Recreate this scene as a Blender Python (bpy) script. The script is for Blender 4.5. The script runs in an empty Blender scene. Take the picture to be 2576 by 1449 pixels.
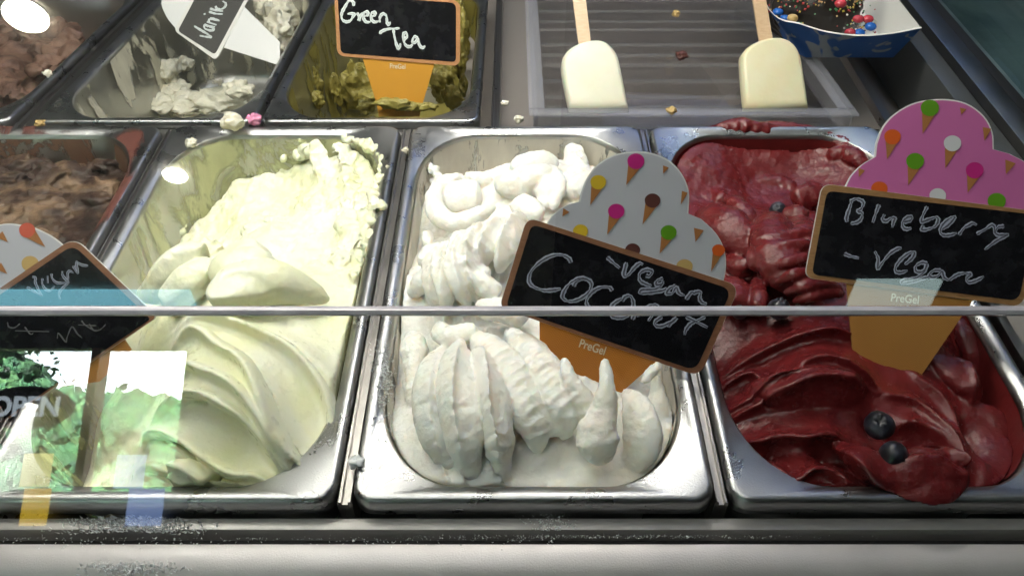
import bpy, bmesh, math, random
import numpy as np
from mathutils import Vector, Matrix
random.seed(7)
R = math.radians
SC = bpy.context.scene
COL = SC.collection

# ------------------------------------------------------------------ camera
F, CX, CY = 2003.6, 1288.0, 724.5          # the photograph read as a 2576 px wide picture
TH, HC = R(44.28), 0.339                    # pitch below the horizon, height over the pan rims
cam = bpy.data.cameras.new('camera'); camo = bpy.data.objects.new('camera', cam); COL.objects.link(camo)
cam.lens = 28.0; cam.sensor_width = 36.0; cam.clip_start = 0.01; cam.clip_end = 200
camo.location = (0, 0, HC); camo.rotation_euler = (R(90) - TH, 0, 0)
SC.camera = camo

# ------------------------------------------------------------------ world, lamps, exposure
W = bpy.data.worlds.new("World"); SC.world = W; W.use_nodes = True
bgn = W.node_tree.nodes['Background']
bgn.inputs['Color'].default_value = (0.80, 0.90, 1.0, 1); bgn.inputs['Strength'].default_value = 0.15
SC.view_settings.view_transform = 'Standard'; SC.view_settings.look = 'None'
SC.view_settings.exposure = 0.32; SC.view_settings.gamma = 1.0

def area(name, loc, aim, sx, sy, power, col):
    l = bpy.data.lights.new(name, 'AREA'); l.shape = 'RECTANGLE'; l.size = sx; l.size_y = sy
    l.energy = power; l.color = col
    o = bpy.data.objects.new(name, l); COL.objects.link(o); o.location = loc
    d = Vector(aim) - Vector(loc)
    o.rotation_euler = d.to_track_quat('-Z', 'Y').to_euler()
    return o
area('case_tube_light', (-0.16, 0.50, 0.46), (-0.14, 0.46, 0.0), 0.70, 0.05, 3.9, (1.0, 0.94, 0.84))
area('room_light', (-0.35, 0.15, 1.92), (-0.1, 0.25, 0.0), 0.9, 0.7, 10.0, (1.0, 0.97, 0.92))

area('rear_panel_fill', (0.45, 1.00, 0.74), (0.42, 1.20, 0.48), 0.60, 0.04, 2.4, (0.85, 0.92, 1.0))  # added lamp, lights the blue panel that tints the back rims
ul = area('ceiling_haze_fill', (-1.7, -0.95, 1.45), (-1.7, -0.95, 2.0), 0.3, 0.3, 1.1, (1.0, 0.95, 0.88))  # added fill, brightens the ceiling for a haze in the upper glass

# ------------------------------------------------------------------ mapping from the photograph to places
sT, cT = math.sin(TH), math.cos(TH)
def ray(u, v):
    a = (u - CX) / F; b = (v - CY) / F
    return Vector((a, cT - b * sT, -(sT + b * cT)))
CAM = Vector((0, 0, HC))
def G(u, v, z=0.0):
    d = ray(u, v); return CAM + d * ((z - HC) / d.z)
class Plane:
    def __init__(s, p, n):
        s.p = Vector(p); s.n = Vector(n).normalized()
    def at(s, u, v, off=0.0):
        d = ray(u, v); t = (s.p - CAM).dot(s.n) / d.dot(s.n)
        return CAM + d * t + s.n * off
def Z(x0, y0, k):                            # a traced detail: zoomed pixels -> photo pixels
    q = 2576.0 / 3602.0
    return lambda x, y: ((x0 + x / k) * q, (y0 + y / k) * q)

# ------------------------------------------------------------------ objects
def link(o, parent=None):
    COL.objects.link(o)
    if parent is not None: o.parent = parent
    return o
def tag(o, label=None, cat=None, group=None, kind=None):
    if label: o['label'] = label
    if cat: o['category'] = cat
    if group: o['group'] = group
    if kind: o['kind'] = kind
    return o
def empty(name, loc=(0, 0, 0), label=None, cat=None, group=None, rot=(0, 0, 0)):
    o = bpy.data.objects.new(name, None); o.location = loc; o.rotation_euler = rot; o.empty_display_size = 0.02
    link(o); tag(o, label, cat, group); return o
def mesh(name, verts, faces, mats, parent=None, smooth=True, midx=None, uv=None):
    me = bpy.data.meshes.new(name); me.from_pydata([tuple(v) for v in verts], [], faces)
    for m in (mats if isinstance(mats, (list, tuple)) else [mats]): me.materials.append(m)
    if smooth: me.polygons.foreach_set('use_smooth', [True] * len(me.polygons))
    if midx is not None: me.polygons.foreach_set('material_index', midx)
    me.update()
    o = bpy.data.objects.new(name, me); link(o)
    if parent is not None:
        o.parent = parent
        o.matrix_parent_inverse = PM(parent).inverted()
    return o
def PM(o):
    m = Matrix.LocRotScale(o.location, o.rotation_euler, o.scale)
    return m if o.parent is None else PM(o.parent) @ o.matrix_parent_inverse @ m
class MB:
    def __init__(s): s.v = []; s.f = []; s.m = []
    def add(s, vs, fs, mi=0):
        b = len(s.v); s.v += [Vector(x) for x in vs]; s.f += [tuple(i + b for i in f) for f in fs]; s.m += [mi] * len(fs)
    def box(s, lo, hi, mi=0):
        x0, y0, z0 = lo; x1, y1, z1 = hi
        vs = [(x0,y0,z0),(x1,y0,z0),(x1,y1,z0),(x0,y1,z0),(x0,y0,z1),(x1,y0,z1),(x1,y1,z1),(x0,y1,z1)]
        s.add(vs, [(3,2,1,0),(4,5,6,7),(0,1,5,4),(1,2,6,5),(2,3,7,6),(3,0,4,7)], mi)
    def prism_x(s, prof, x0, x1, mi=0, caps=True):    # closed profile of (y, z)
        n = len(prof)
        vs = [(x0, y, z) for y, z in prof] + [(x1, y, z) for y, z in prof]
        fs = [(i, (i + 1) % n, n + (i + 1) % n, n + i) for i in range(n)]
        if caps: fs += [tuple(range(n))[::-1], tuple(range(n, 2 * n))]
        s.add(vs, fs, mi)
    def prism_y(s, prof, y0, y1, mi=0):               # closed profile of (x, z)
        n = len(prof)
        vs = [(x, y0, z) for x, z in prof] + [(x, y1, z) for x, z in prof]
        fs = [(i, (i + 1) % n, n + (i + 1) % n, n + i) for i in range(n)] + [tuple(range(n))[::-1], tuple(range(n, 2 * n))]
        s.add(vs, fs, mi)
    def build(s, name, mats, parent=None, smooth=True, bevel=0):
        o = mesh(name, s.v, s.f, mats, parent, smooth=False, midx=s.m)
        bm = bmesh.new(); bm.from_mesh(o.data)
        bmesh.ops.recalc_face_normals(bm, faces=bm.faces)
        if bevel:
            bmesh.ops.bevel(bm, geom=[e for e in bm.edges if len(e.link_faces) == 2 and e.calc_face_angle(0) > 0.5], offset=bevel, segments=2, affect='EDGES', profile=0.6)
        bm.to_mesh(o.data); bm.free()
        if smooth:
            for p in o.data.polygons: p.use_smooth = True
            o.data.set_sharp_from_angle(angle=R(35))
        return o
def thick(pl, pts, off, th):                 # a flat shape traced on a plane, with thickness
    n = len(pts)
    top = [pl.at(u, v, off) for u, v in pts]; bot = [p - pl.n * th for p in top]
    fs = [tuple(range(n)), tuple(range(n, 2 * n))[::-1]] + [(i, n + i, n + (i + 1) % n, (i + 1) % n) for i in range(n)]
    return top + bot, fs
def catmull(pts, n=6):
    P = [np.array(p, float) for p in pts]; out = []
    if len(P) < 3: n = 1
    Q = [2 * P[0] - P[1]] + P + [2 * P[-1] - P[-2]]
    for i in range(1, len(Q) - 2):
        for k in range(n):
            t = k / n
            out.append(0.5 * (2*Q[i] + (Q[i+1]-Q[i-1])*t + (2*Q[i-1]-5*Q[i]+4*Q[i+1]-Q[i+2])*t*t + (3*Q[i]-Q[i-1]-3*Q[i+1]+Q[i+2])*t**3))
    out.append(P[-1]); return out
def rounded(pts, r, n=6):                    # polygon with rounded corners (pixels)
    out = []; N = len(pts)
    for i in range(N):
        p = np.array(pts[i], float); a = np.array(pts[i-1], float) - p; b = np.array(pts[(i+1) % N], float) - p
        rr = r[i] if isinstance(r, (list, tuple)) else r
        if rr <= 0: out.append(tuple(p)); continue
        a /= np.linalg.norm(a); b /= np.linalg.norm(b)
        for k in range(n + 1):
            t = k / n
            out.append(tuple(p + a * rr * (1 - t)**2 + b * rr * t**2))
    return out

# ------------------------------------------------------------------ vector noise in numpy
_rng = np.random.RandomState(3); _perm = _rng.permutation(512)
_grad = _rng.normal(size=(512, 3)); _grad /= np.linalg.norm(_grad, axis=1)[:, None]
def pnoise(p):
    p = np.asarray(p, float); i = np.floor(p).astype(int); f = p - i
    w = f * f * f * (f * (f * 6 - 15) + 10); out = 0
    for dx in (0, 1):
        for dy in (0, 1):
            for dz in (0, 1):
                h = _perm[(_perm[(_perm[(i[:, 0] + dx) & 511] + i[:, 1] + dy) & 511] + i[:, 2] + dz) & 511]
                g = _grad[h]; d = f - np.array([dx, dy, dz])
                ww = (w[:, 0] if dx else 1 - w[:, 0]) * (w[:, 1] if dy else 1 - w[:, 1]) * (w[:, 2] if dz else 1 - w[:, 2])
                out = out + ww * (g * d).sum(1)
    return out * 1.6
def fbm(p, octs=4, gain=0.5):
    a = 1.0; s = 0; p = np.asarray(p, float)
    for k in range(octs):
        s = s + a * pnoise(p); p = p * 2.03 + 17.1; a *= gain
    return s

# ------------------------------------------------------------------ materials
class NT:
    def __init__(s, name):
        s.m = bpy.data.materials.new(name); s.m.use_nodes = True
        s.t = s.m.node_tree; s.b = s.t.nodes['Principled BSDF']; s.out = s.t.nodes['Material Output']
    def n(s, typ, **kw):
        nd = s.t.nodes.new(typ)
        for k, v in kw.items():
            if k in nd.inputs: nd.inputs[k].default_value = v
            else: setattr(nd, k, v)
        return nd
    def l(s, a, b): s.t.links.new(a, b)
    def set(s, **kw):
        names = dict(base='Base Color', metal='Metallic', rough='Roughness', sub='Subsurface Weight', sr='Subsurface Radius', ss='Subsurface Scale',
                     spec='Specular IOR Level', emc='Emission Color', ems='Emission Strength', alpha='Alpha', coat='Coat Weight', trans='Transmission Weight', ior='IOR', crough='Coat Roughness')
        for k, v in kw.items():
            if k in ('base', 'emc') and len(v) == 3: v = (*v, 1)
            s.b.inputs[names[k]].default_value = v
        return s
    def pos(s):
        g = s.n('ShaderNodeNewGeometry'); return g.outputs['Position']
    def obj(s):
        return s.n('ShaderNodeTexCoord').outputs['Object']
    def noise(s, vec, scale, detail=4, rough=0.5, dist=0.0):
        nd = s.n('ShaderNodeTexNoise', Scale=scale, Detail=detail, Roughness=rough, Distortion=dist); s.l(vec, nd.inputs['Vector']); return nd.outputs['Fac']
    def mapr(s, val, a, b, c, d):
        nd = s.n('ShaderNodeMapRange'); nd.inputs[1].default_value = a; nd.inputs[2].default_value = b; nd.inputs[3].default_value = c; nd.inputs[4].default_value = d
        s.l(val, nd.inputs[0]); return nd.outputs[0]
    def ramp(s, val, stops):
        nd = s.n('ShaderNodeValToRGB'); e = nd.color_ramp.elements
        while len(e) < len(stops): e.new(0.5)
        for k, (p, c) in enumerate(stops): e[k].position = p; e[k].color = (*c, 1) if len(c) == 3 else c
        s.l(val, nd.inputs[0]); return nd.outputs[0]
    def bump(s, h, dist, strength=1.0):
        nd = s.n('ShaderNodeBump', Strength=strength, Distance=dist); s.l(h, nd.inputs['Height']); s.l(nd.outputs[0], s.b.inputs['Normal']); return nd
    def stretch(s, vec, sc):
        nd = s.n('ShaderNodeMapping'); nd.inputs['Scale'].default_value = sc; s.l(vec, nd.inputs['Vector']); return nd.outputs[0]

def steel(name, base=(0.60, 0.60, 0.61), rough=0.26, grain=0.0, smudge=0.10, metal=1.0):
    t = NT(name).set(base=base, metal=metal, rough=rough); p = t.pos()
    n1 = t.noise(p, 38, 5, 0.6); n2 = t.noise(p, 1100, 3)
    r = t.mapr(n1, 0.3, 0.7, rough - smudge * 0.6, rough + smudge); t.l(r, t.b.inputs['Roughness'])
    c = t.ramp(n1, [(0.3, [x * 0.9 for x in base]), (0.7, base)]); t.l(c, t.b.inputs['Base Color'])
    t.bump(n2, 0.00012 + grain)
    dirt = t.mapr(t.noise(p, 70, 8, 0.72, 0.8), 0.60, 0.72, 0, 0.55)      # dried milky drips and fingerprints
    scr = t.mapr(t.noise(t.stretch(p, (40, 900, 40)), 2.0, 3, 0.7), 0.62, 0.70, 0, 0.35)
    mx = t.n('ShaderNodeMath', operation='MAXIMUM'); t.l(dirt, mx.inputs[0]); t.l(scr, mx.inputs[1])
    t.l(t.mapr(mx.outputs[0], 0, 1, metal, metal * 0.55), t.b.inputs['Metallic'])
    return t.m
M = {}
M['steel'] = steel('brushed_steel', (0.46, 0.46, 0.47), rough=0.29, grain=0.00008)
M['steel_inner'] = steel('pan_inner_steel', (0.52, 0.52, 0.50), 0.34)
M['rail'] = steel('rail_steel', (0.36, 0.34, 0.33), 0.30, smudge=0.06)
M['deck'] = NT('deck_grey').set(base=(0.30, 0.27, 0.25), rough=0.4, spec=0.5).m
M['sill'] = steel('sill_metal', (0.70, 0.66, 0.67), 0.45, smudge=0.08, metal=0.45)
lam = NT('murky_laminate').set(rough=.28); lam.l(lam.ramp(lam.noise(lam.pos(), 6, 5, .6, 1.0), [(.35, (.05, .075, .08)), (.65, (.22, .26, .25))]), lam.b.inputs['Base Color'])
M['laminate'] = lam.m
M['black'] = NT('black_gasket').set(base=(0.012, 0.012, 0.013), rough=0.5).m
M['dark_frame'] = NT('dark_frame_paint').set(base=(0.055, 0.058, 0.06), rough=0.42).m

def gelato(name, base, deep, rough, sub=0.25, scale=0.004, bumpd=0.0004, spec=0.5, bs=420, patch=60, radius=(1.0, 0.8, 0.6)):
    t = NT(name).set(base=base, rough=rough, sub=sub, ss=scale, sr=radius, spec=spec); p = t.pos()
    n1 = t.noise(p, patch, 4, 0.6, 0.4)
    c = t.ramp(n1, [(0.36, deep), (0.62, base)]); t.l(c, t.b.inputs['Base Color'])
    n2 = t.noise(p, bs, 5, 0.6)
    t.bump(n2, bumpd)
    r = t.mapr(t.noise(p, 150, 3), 0.35, 0.65, rough - 0.08, rough + 0.12); t.l(r, t.b.inputs['Roughness'])
    return t.m
M['coconut'] = gelato('coconut_gelato', (0.93, 0.905, 0.86), (0.92, 0.885, 0.81), 0.34, 0.8, 0.006, 0.0005, bs=600, radius=(1.0, 0.85, 0.7))
M['lemon'] = gelato('lemon_gelato', (0.885, 0.885, 0.73), (0.85, 0.855, 0.57), 0.33, 0.25, 0.003, 0.0003, patch=26)
M['berry'] = gelato('berry_gelato', (0.150, 0.016, 0.017), (0.125, 0.012, 0.014), 0.19, 0.02, 0.001, 0.0004, 0.5, bs=650, radius=(1, 0.15, 0.12))
def mottled(name, stops, rough=0.5, sc=34, bumpd=0.001):
    t = NT(name).set(rough=rough, spec=0.4); p = t.pos()
    c = t.ramp(t.noise(p, sc, 6, 0.62, 0.9), stops); t.l(c, t.b.inputs['Base Color'])
    t.bump(t.noise(p, 300, 6, 0.65), bumpd); return t.m
M['choc'] = mottled('chocolate_swirl_gelato', [(0.34, (0.018, 0.010, 0.008)), (0.46, (0.045, 0.022, 0.015)), (0.52, (0.11, 0.066, 0.04)), (0.63, (0.23, 0.145, 0.088)), (0.70, (0.16, 0.075, 0.055))], 0.42, 19)
M['milk_choc'] = mottled('milk_chocolate_gelato', [(0.32, (0.06, 0.032, 0.024)), (0.48, (0.19, 0.105, 0.075)), (0.66, (0.30, 0.18, 0.13))], 0.5, 22)
M['cocoa'] = mottled('red_brown_gelato_film', [(0.35, (0.16, 0.055, 0.04)), (0.6, (0.25, 0.09, 0.065))], 0.4, 40)
M['vanilla'] = gelato('vanilla_gelato', (0.74, 0.71, 0.60), (0.60, 0.58, 0.46), 0.45, 0.15, 0.003)
M['green_tea'] = gelato('green_tea_gelato', (0.33, 0.28, 0.065), (0.20, 0.165, 0.035), 0.42, 0.1, 0.002)
M['crumb'] = gelato('crumb_white', (0.80, 0.76, 0.66), (0.7, 0.64, 0.5), 0.5, 0.2, 0.002)
M['crumb_pink'] = gelato('crumb_pink', (0.70, 0.28, 0.45), (0.6, 0.2, 0.35), 0.5, 0.2, 0.002)
M['ice'] = NT('frost_ice').set(base=(0.90, 0.91, 0.93), rough=0.3, spec=0.8).m

def film(name, base, thr, sc, soft=0.02, rough=0.4, stretchv=(1, 1, 0.45), seed=0.0):
    t = NT(name).set(base=base, rough=rough); p = t.pos()
    mp = t.n('ShaderNodeMapping'); mp.inputs['Scale'].default_value = stretchv; mp.inputs['Location'].default_value = (seed, seed * 0.7, 0); t.l(p, mp.inputs['Vector'])
    v = mp.outputs[0]
    n = t.noise(v, sc, 7, 0.62, 0.6)
    a = t.mapr(n, thr - soft, thr + soft, 0, 1)
    t.l(a, t.b.inputs['Alpha'])
    t.bump(n, 0.002, 0.8)
    c = t.ramp(t.noise(v, sc * 3, 4), [(0.3, [x * 0.8 for x in base]), (0.7, base)]); t.l(c, t.b.inputs['Base Color'])
    return t.m
def flat(name, c, rough=0.45, spec=0.4): return NT(name).set(base=c, rough=rough, spec=spec).m
M['card'] = flat('white_card_plastic', (0.72, 0.72, 0.72), 0.3)
M['pink'] = flat('pink_print', (0.50, 0.13, 0.34), 0.32)
M['shaded_white'] = flat('shaded_card_print', (0.47, 0.47, 0.53), 0.32)  # grey-lavender base with the shade on the cards mixed in
PR = dict(magenta=(0.47, 0.02, 0.19), yellow=(0.62, 0.42, 0.03), brown=(0.10, 0.035, 0.03), green=(0.10, 0.27, 0.012), orange=(0.60, 0.10, 0.015), tan=(0.50, 0.34, 0.13), white=(0.56, 0.56, 0.60), cone=(0.36, 0.15, 0.05), red=(0.55, 0.10, 0.06))
for k, c in PR.items(): M['p_' + k] = flat('print_' + k, c, 0.35)
def wood(name, a, b):
    t = NT(name).set(rough=0.4); p = t.stretch(t.pos(), (60, 60, 400))
    c = t.ramp(t.noise(p, 3, 5), [(0.3, a), (0.7, b)]); t.l(c, t.b.inputs['Base Color']); return t.m
M['frame_wood'] = wood('printed_wood', (0.20, 0.085, 0.045), (0.28, 0.13, 0.07))
M['frame_white'] = flat('white_border', (0.72, 0.71, 0.68))
def board():
    t = NT('chalkboard').set(base=(0.008, 0.008, 0.010), rough=0.22, spec=0.35); p = t.pos()
    n = t.noise(p, 90, 5, 0.65)
    c = t.ramp(n, [(0.45, (0.006, 0.006, 0.008)), (0.75, (0.018, 0.018, 0.022))]); t.l(c, t.b.inputs['Base Color'])
    return t.m
M['board'] = board()
M['board_grey'] = flat('grey_chalkboard', (0.05, 0.048, 0.045), 0.4)
def chalk(name, hi, lo):
    t = NT(name).set(rough=0.7); u = t.n('ShaderNodeUVMap').outputs[0]
    sp = t.n('ShaderNodeSeparateXYZ'); t.l(u, sp.inputs[0])
    n = t.noise(t.stretch(t.pos(), (1, 1, 1)), 900, 3)
    ad = t.n('ShaderNodeMath', operation='MULTIPLY_ADD'); t.l(n, ad.inputs[0]); ad.inputs[1].default_value = 0.5; t.l(sp.outputs[0], ad.inputs[2])
    c = t.ramp(ad.outputs[0], [(0.42, lo), (0.85, hi)]); t.l(c, t.b.inputs['Base Color']); return t.m
M['chalk'] = chalk('chalk_marker', (0.32, 0.34, 0.44), (0.035, 0.035, 0.055))
M['chalk_white'] = chalk('white_chalk_marker', (0.66, 0.72, 0.72), (0.46, 0.50, 0.50))
M['chalk_faint'] = chalk('faint_chalk', (0.12, 0.12, 0.13), (0.04, 0.04, 0.05))
def stem_mat(name, a, b):
    t = NT(name).set(rough=0.35); u = t.n('ShaderNodeUVMap').outputs[0]
    sp = t.n('ShaderNodeSeparateXYZ'); t.l(u, sp.inputs[0])
    pp = t.n('ShaderNodeMath', operation='PINGPONG'); t.l(sp.outputs[0], pp.inputs[0]); pp.inputs[1].default_value = 0.0022
    ad = t.n('ShaderNodeMath', operation='MULTIPLY_ADD'); t.l(pp.outputs[0], ad.inputs[0]); ad.inputs[1].default_value = 0.9; t.l(sp.outputs[1], ad.inputs[2])
    ml = t.n('ShaderNodeMath', operation='MULTIPLY'); t.l(ad.outputs[0], ml.inputs[0]); ml.inputs[1].default_value = 2 * math.pi / 0.0013
    sn = t.n('ShaderNodeMath', operation='SINE'); t.l(ml.outputs[0], sn.inputs[0])
    c = t.ramp(t.mapr(sn.outputs[0], -1, 1, 0, 1), [(0.25, a), (0.75, b)]); t.l(c, t.b.inputs['Base Color']); return t.m
M['stem'] = stem_mat('orange_cone_print', (0.43, 0.15, 0.022), (0.54, 0.21, 0.035))
M['stem_yellow'] = stem_mat('amber_cone_print', (0.55, 0.26, 0.03), (0.58, 0.28, 0.035))
M['stem_brown'] = stem_mat('brown_cone_print', (0.34, 0.15, 0.035), (0.40, 0.19, 0.05))
M['logo'] = flat('logo_print', (0.72, 0.62, 0.46))

def glass(name, tint=(0.965, 0.98, 0.975), ior=1.52, gain=1.0):
    t = NT(name); tr = t.n('ShaderNodeBsdfTransparent', Color=(*tint, 1)); gl = t.n('ShaderNodeBsdfGlossy', Roughness=0.0)
    gl.inputs['Color'].default_value = (1, 1, 1, 1)
    fr = t.n('ShaderNodeFresnel', IOR=ior); mx = t.n('ShaderNodeMixShader')
    bf = t.n('ShaderNodeNewGeometry').outputs['Backfacing']; t.l(t.mapr(bf, 0, 1, ior, 1 / ior), fr.inputs['IOR'])   # same reflection on both faces of the thin sheet
    ml = t.n('ShaderNodeMath', operation='MULTIPLY'); ml.inputs[1].default_value = gain; t.l(fr.outputs[0], ml.inputs[0])
    t.l(ml.outputs[0], mx.inputs[0]); t.l(tr.outputs[0], mx.inputs[1]); t.l(gl.outputs[0], mx.inputs[2]); t.l(mx.outputs[0], t.out.inputs['Surface'])
    return t.m
M['glass'] = glass('case_glass')
M['acrylic'] = glass('clear_acrylic', (0.88, 0.87, 0.87), 1.6, 1.0)
M['acrylic_edge'] = NT('acrylic_edge').set(base=(0.50, 0.50, 0.56), rough=0.08, spec=1.0, alpha=0.22).m
te = NT('ground_glass_edge').set(rough=0.22, spec=0.6); te.l(te.ramp(te.noise(te.stretch(te.pos(), (60, 300, 300)), 1.0, 6, .7), [(.3, (.26, .26, .30)), (.7, (.46, .46, .50))]), te.b.inputs['Base Color']); M['edge'] = te.m

# ------------------------------------------------------------------ the setting: case, counter, room
X0, X1 = -1.0, 1.0
mb = MB(); mb.prism_x([(0.1885, -0.0165), (0.1815, -0.0160), (0.1755, -0.0185), (0.168, -0.026), (0.161, -0.038), (0.156, -0.055), (0.153, -0.08), (0.1885, -0.08)], X0, X1)
sill = mb.build('counter_sill', M['sill'], bevel=0.0008); sill['kind'] = 'structure'
mb = MB(); mb.box((X0, 0.1886, -0.09), (X1, 0.1942, -0.024)); mb.box((X0, 0.2005, -0.085), (X1, 0.2040, -0.022))
o = mb.build('black_gasket', M['black'], smooth=False); o['kind'] = 'structure'
mb = MB(); mb.box((X0, 0.1943, -0.05), (X1, 0.2004, -0.0135))
o = mb.build('front_rail', steel('front_rail_steel', (0.42, 0.40, 0.39), 0.4, metal=.6), bevel=0.0006); o['kind'] = 'structure'
mb = MB(); mb.box((X0, 0.19, -0.19), (X1, 1.25, -0.18))
o = mb.build('counter_floor', M['dark_frame'], smooth=False); o['kind'] = 'structure'

# pans ---------------------------------------------------------------------------------------
def rrect(hw, hl, rx, ry, n=14, m=8):
    pts = []
    for qx, qy, a0 in ((1, -1, -90), (1, 1, 0), (-1, 1, 90), (-1, -1, 180)):
        cx, cy = qx * (hw - rx), qy * (hl - ry)
        for k in range(n + 1):
            a = R(a0 + 90 * k / n); pts.append((cx + rx * math.cos(a), cy + ry * math.sin(a)))
        nx = {(1, -1): (hw, hl - ry), (1, 1): (-(hw - rx), hl), (-1, 1): (-hw, -(hl - ry)), (-1, -1): (hw - rx, -hl)}[(qx, qy)]
        lx, ly = pts[-1]
        for k in range(1, m): pts.append((lx + (nx[0] - lx) * k / m, ly + (nx[1] - ly) * k / m))
    return pts
def ring_loft(rings, close=True):
    vs = []; fs = []; n = None
    for (hw, hl, rx, ry, z) in rings:
        p = rrect(hw, hl, rx, ry); n = len(p); vs += [(x, y, z) for x, y in p]
    for k in range(len(rings) - 1):
        for i in range(n):
            j = (i + 1) % n; fs.append((k * n + i, k * n + j, (k + 1) * n + j, (k + 1) * n + i))
    if close:
        vs.append((0, 0, rings[-1][4])); c = len(vs) - 1; b = (len(rings) - 1) * n
        fs += [(b + i, b + (i + 1) % n, c) for i in range(n)]
    return vs, fs
OW, OL = 0.0800, 0.1535
rim_rings = [(0.0868, 0.1616, 0.009, 0.009, -0.0125), (0.0880, 0.1628, 0.010, 0.010, -0.0118), (0.0880, 0.1628, 0.010, 0.010, -0.0040), (0.0877, 0.1625, 0.0098, 0.0098, -0.0022),
             (0.0870, 0.1618, 0.0095, 0.0095, -0.0008), (0.0860, 0.1608, 0.0092, 0.0092, -0.0001), (0.0850, 0.1598, 0.009, 0.009, 0.0)]
for k in range(1, 7):
    t = k / 6
    rim_rings.append((0.0850 + (OW - 0.0850) * t, 0.1598 + (OL - 0.1598) * t, 0.009 + (0.043 - 0.009) * t, 0.009 + (0.058 - 0.009) * t, -0.0026 * t * t))
in_rings = [(OW, OL, 0.043, 0.058, -0.0026), (OW - 0.0007, OL - 0.0007, 0.0428, 0.0575, -0.0034), (OW - 0.0013, OL - 0.0014, 0.0424, 0.057, -0.0055), (OW - 0.0025, OL - 0.003, 0.042, 0.056, -0.018),
            (OW - 0.0045, OL - 0.0055, 0.041, 0.054, -0.05), (OW - 0.0075, OL - 0.009, 0.040, 0.052, -0.095), (OW - 0.011, OL - 0.013, 0.038, 0.050, -0.106), (OW - 0.020, OL - 0.024, 0.034, 0.044, -0.110)]
def make_mesh(name, vf, mat, sub=False):
    me = bpy.data.meshes.new(name); me.from_pydata(vf[0], [], vf[1]); me.materials.append(mat)
    me.polygons.foreach_set('use_smooth', [True] * len(me.polygons)); me.update()
    bm = bmesh.new(); bm.from_mesh(me); bmesh.ops.recalc_face_normals(bm, faces=bm.faces)
    up = sum(f.normal.z * f.calc_area() for f in bm.faces)
    if up < 0: bmesh.ops.reverse_faces(bm, faces=bm.faces)
    bm.to_mesh(me); bm.free(); return me
rim_me = make_mesh('rim', ring_loft(rim_rings, False), M['steel']); basin_me = make_mesh('basin', ring_loft(in_rings, True), M['steel_inner'])
film_rings = [(hw - 0.0006, hl - 0.0006, rx, ry, z + (0.0006 if z < -0.1 else 0)) for hw, hl, rx, ry, z in in_rings[2:]]
film_vf = ring_loft(film_rings, True)
YF = 0.3645; TILT = R(-5.0)
front_pans = {}
def pan(cx, cy, z, tilt, label):
    p = empty('gelato_pan', (cx, cy, z), label, 'pan', 'steel gelato pans in the display case', (tilt, 0, 0))
    for me, nm in ((rim_me, 'rim'), (basin_me, 'basin')):
        o = bpy.data.objects.new(nm, me); link(o, p)
    return p
PB = pan(0.0105, YF, 0, 0, 'steel pan holding the white coconut gelato, middle of the front row')
PA = pan(-0.1735, YF, 0, 0, 'steel pan with half empty back holding pale lemon coloured gelato')
PC = pan(0.1935, YF, 0, 0, 'steel pan filled with dark red berry gelato')
PD = pan(-0.357, YF, 0, 0, 'steel pan with brown smeared rim and chocolate swirl gelato')
YB, ZB = 0.549, -0.010
def back_center(): return YB + 0.1628 * math.cos(TILT), ZB + 0.1628 * math.sin(TILT)
yb, zb = back_center()
PG = pan(-0.1143, yb, zb, TILT, 'steel pan scraped almost empty under the green tea sign')
PV = pan(-0.2948, yb, zb, TILT, 'steel pan scraped almost empty with white patches under the vanilla sign')
PM_ = pan(-0.492, yb, zb, TILT, 'steel pan of milk chocolate gelato at the far left of the back row')

# rails between pans --------------------------------------------------------------------------
def rail(xc, hw, y0, y1, z0, z1, label):
    mb = MB()
    prof = [(xc - hw, -0.03), (xc - hw, -0.0062), (xc - hw + 0.0008, -0.005), (xc - hw * 0.45, -0.005), (xc - hw * 0.38, -0.0075), (xc + hw * 0.38, -0.0075), (xc + hw * 0.45, -0.005), (xc + hw - 0.0008, -0.005), (xc + hw, -0.0062), (xc + hw, -0.03)]
    n = len(prof)
    vs = [(x, y0, z + z0) for x, z in prof] + [(x, y1, z + z1) for x, z in prof]
    mb.add(vs, [(i, (i + 1) % n, n + (i + 1) % n, n + i) for i in range(n)] + [tuple(range(n))[::-1], tuple(range(n, 2 * n))])
    o = mb.build('divider_rail', M['rail']); tag(o, label, 'rail', 'steel divider rails between the pans'); return o
rail(-0.0815, 0.0037, 0.2042, 0.530, 0, 0, 'dark steel divider rail between the lemon and coconut pans')
rail(0.1020, 0.0032, 0.2042, 0.530, 0, 0, 'dark steel divider rail between the coconut and red berry pans')
rail(-0.2652, 0.0034, 0.2042, 0.530, 0, 0, 'dark steel divider rail between the chocolate and lemon pans')
dz = math.tan(TILT)
rail(-0.2045, 0.0020, YB - 0.001, YB + 0.5, ZB, ZB + dz * 0.5, 'dark steel divider rail between the vanilla and green tea pans')
rail(-0.3932, 0.0085, YB - 0.001, YB + 0.5, ZB, ZB + dz * 0.5, 'wide steel divider rail left of the vanilla pan')
rail(-0.0135, 0.0035, YB - 0.001, YB + 0.5, ZB, ZB + dz * 0.5, 'dark steel divider rail right of the green tea pan')
mb = MB(); mb.box((X0, 0.5305, -0.05), (0.30, 0.5475, -0.0165)); o = mb.build('cross_rail', M['rail'], bevel=0.001); o['kind'] = 'structure'

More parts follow.
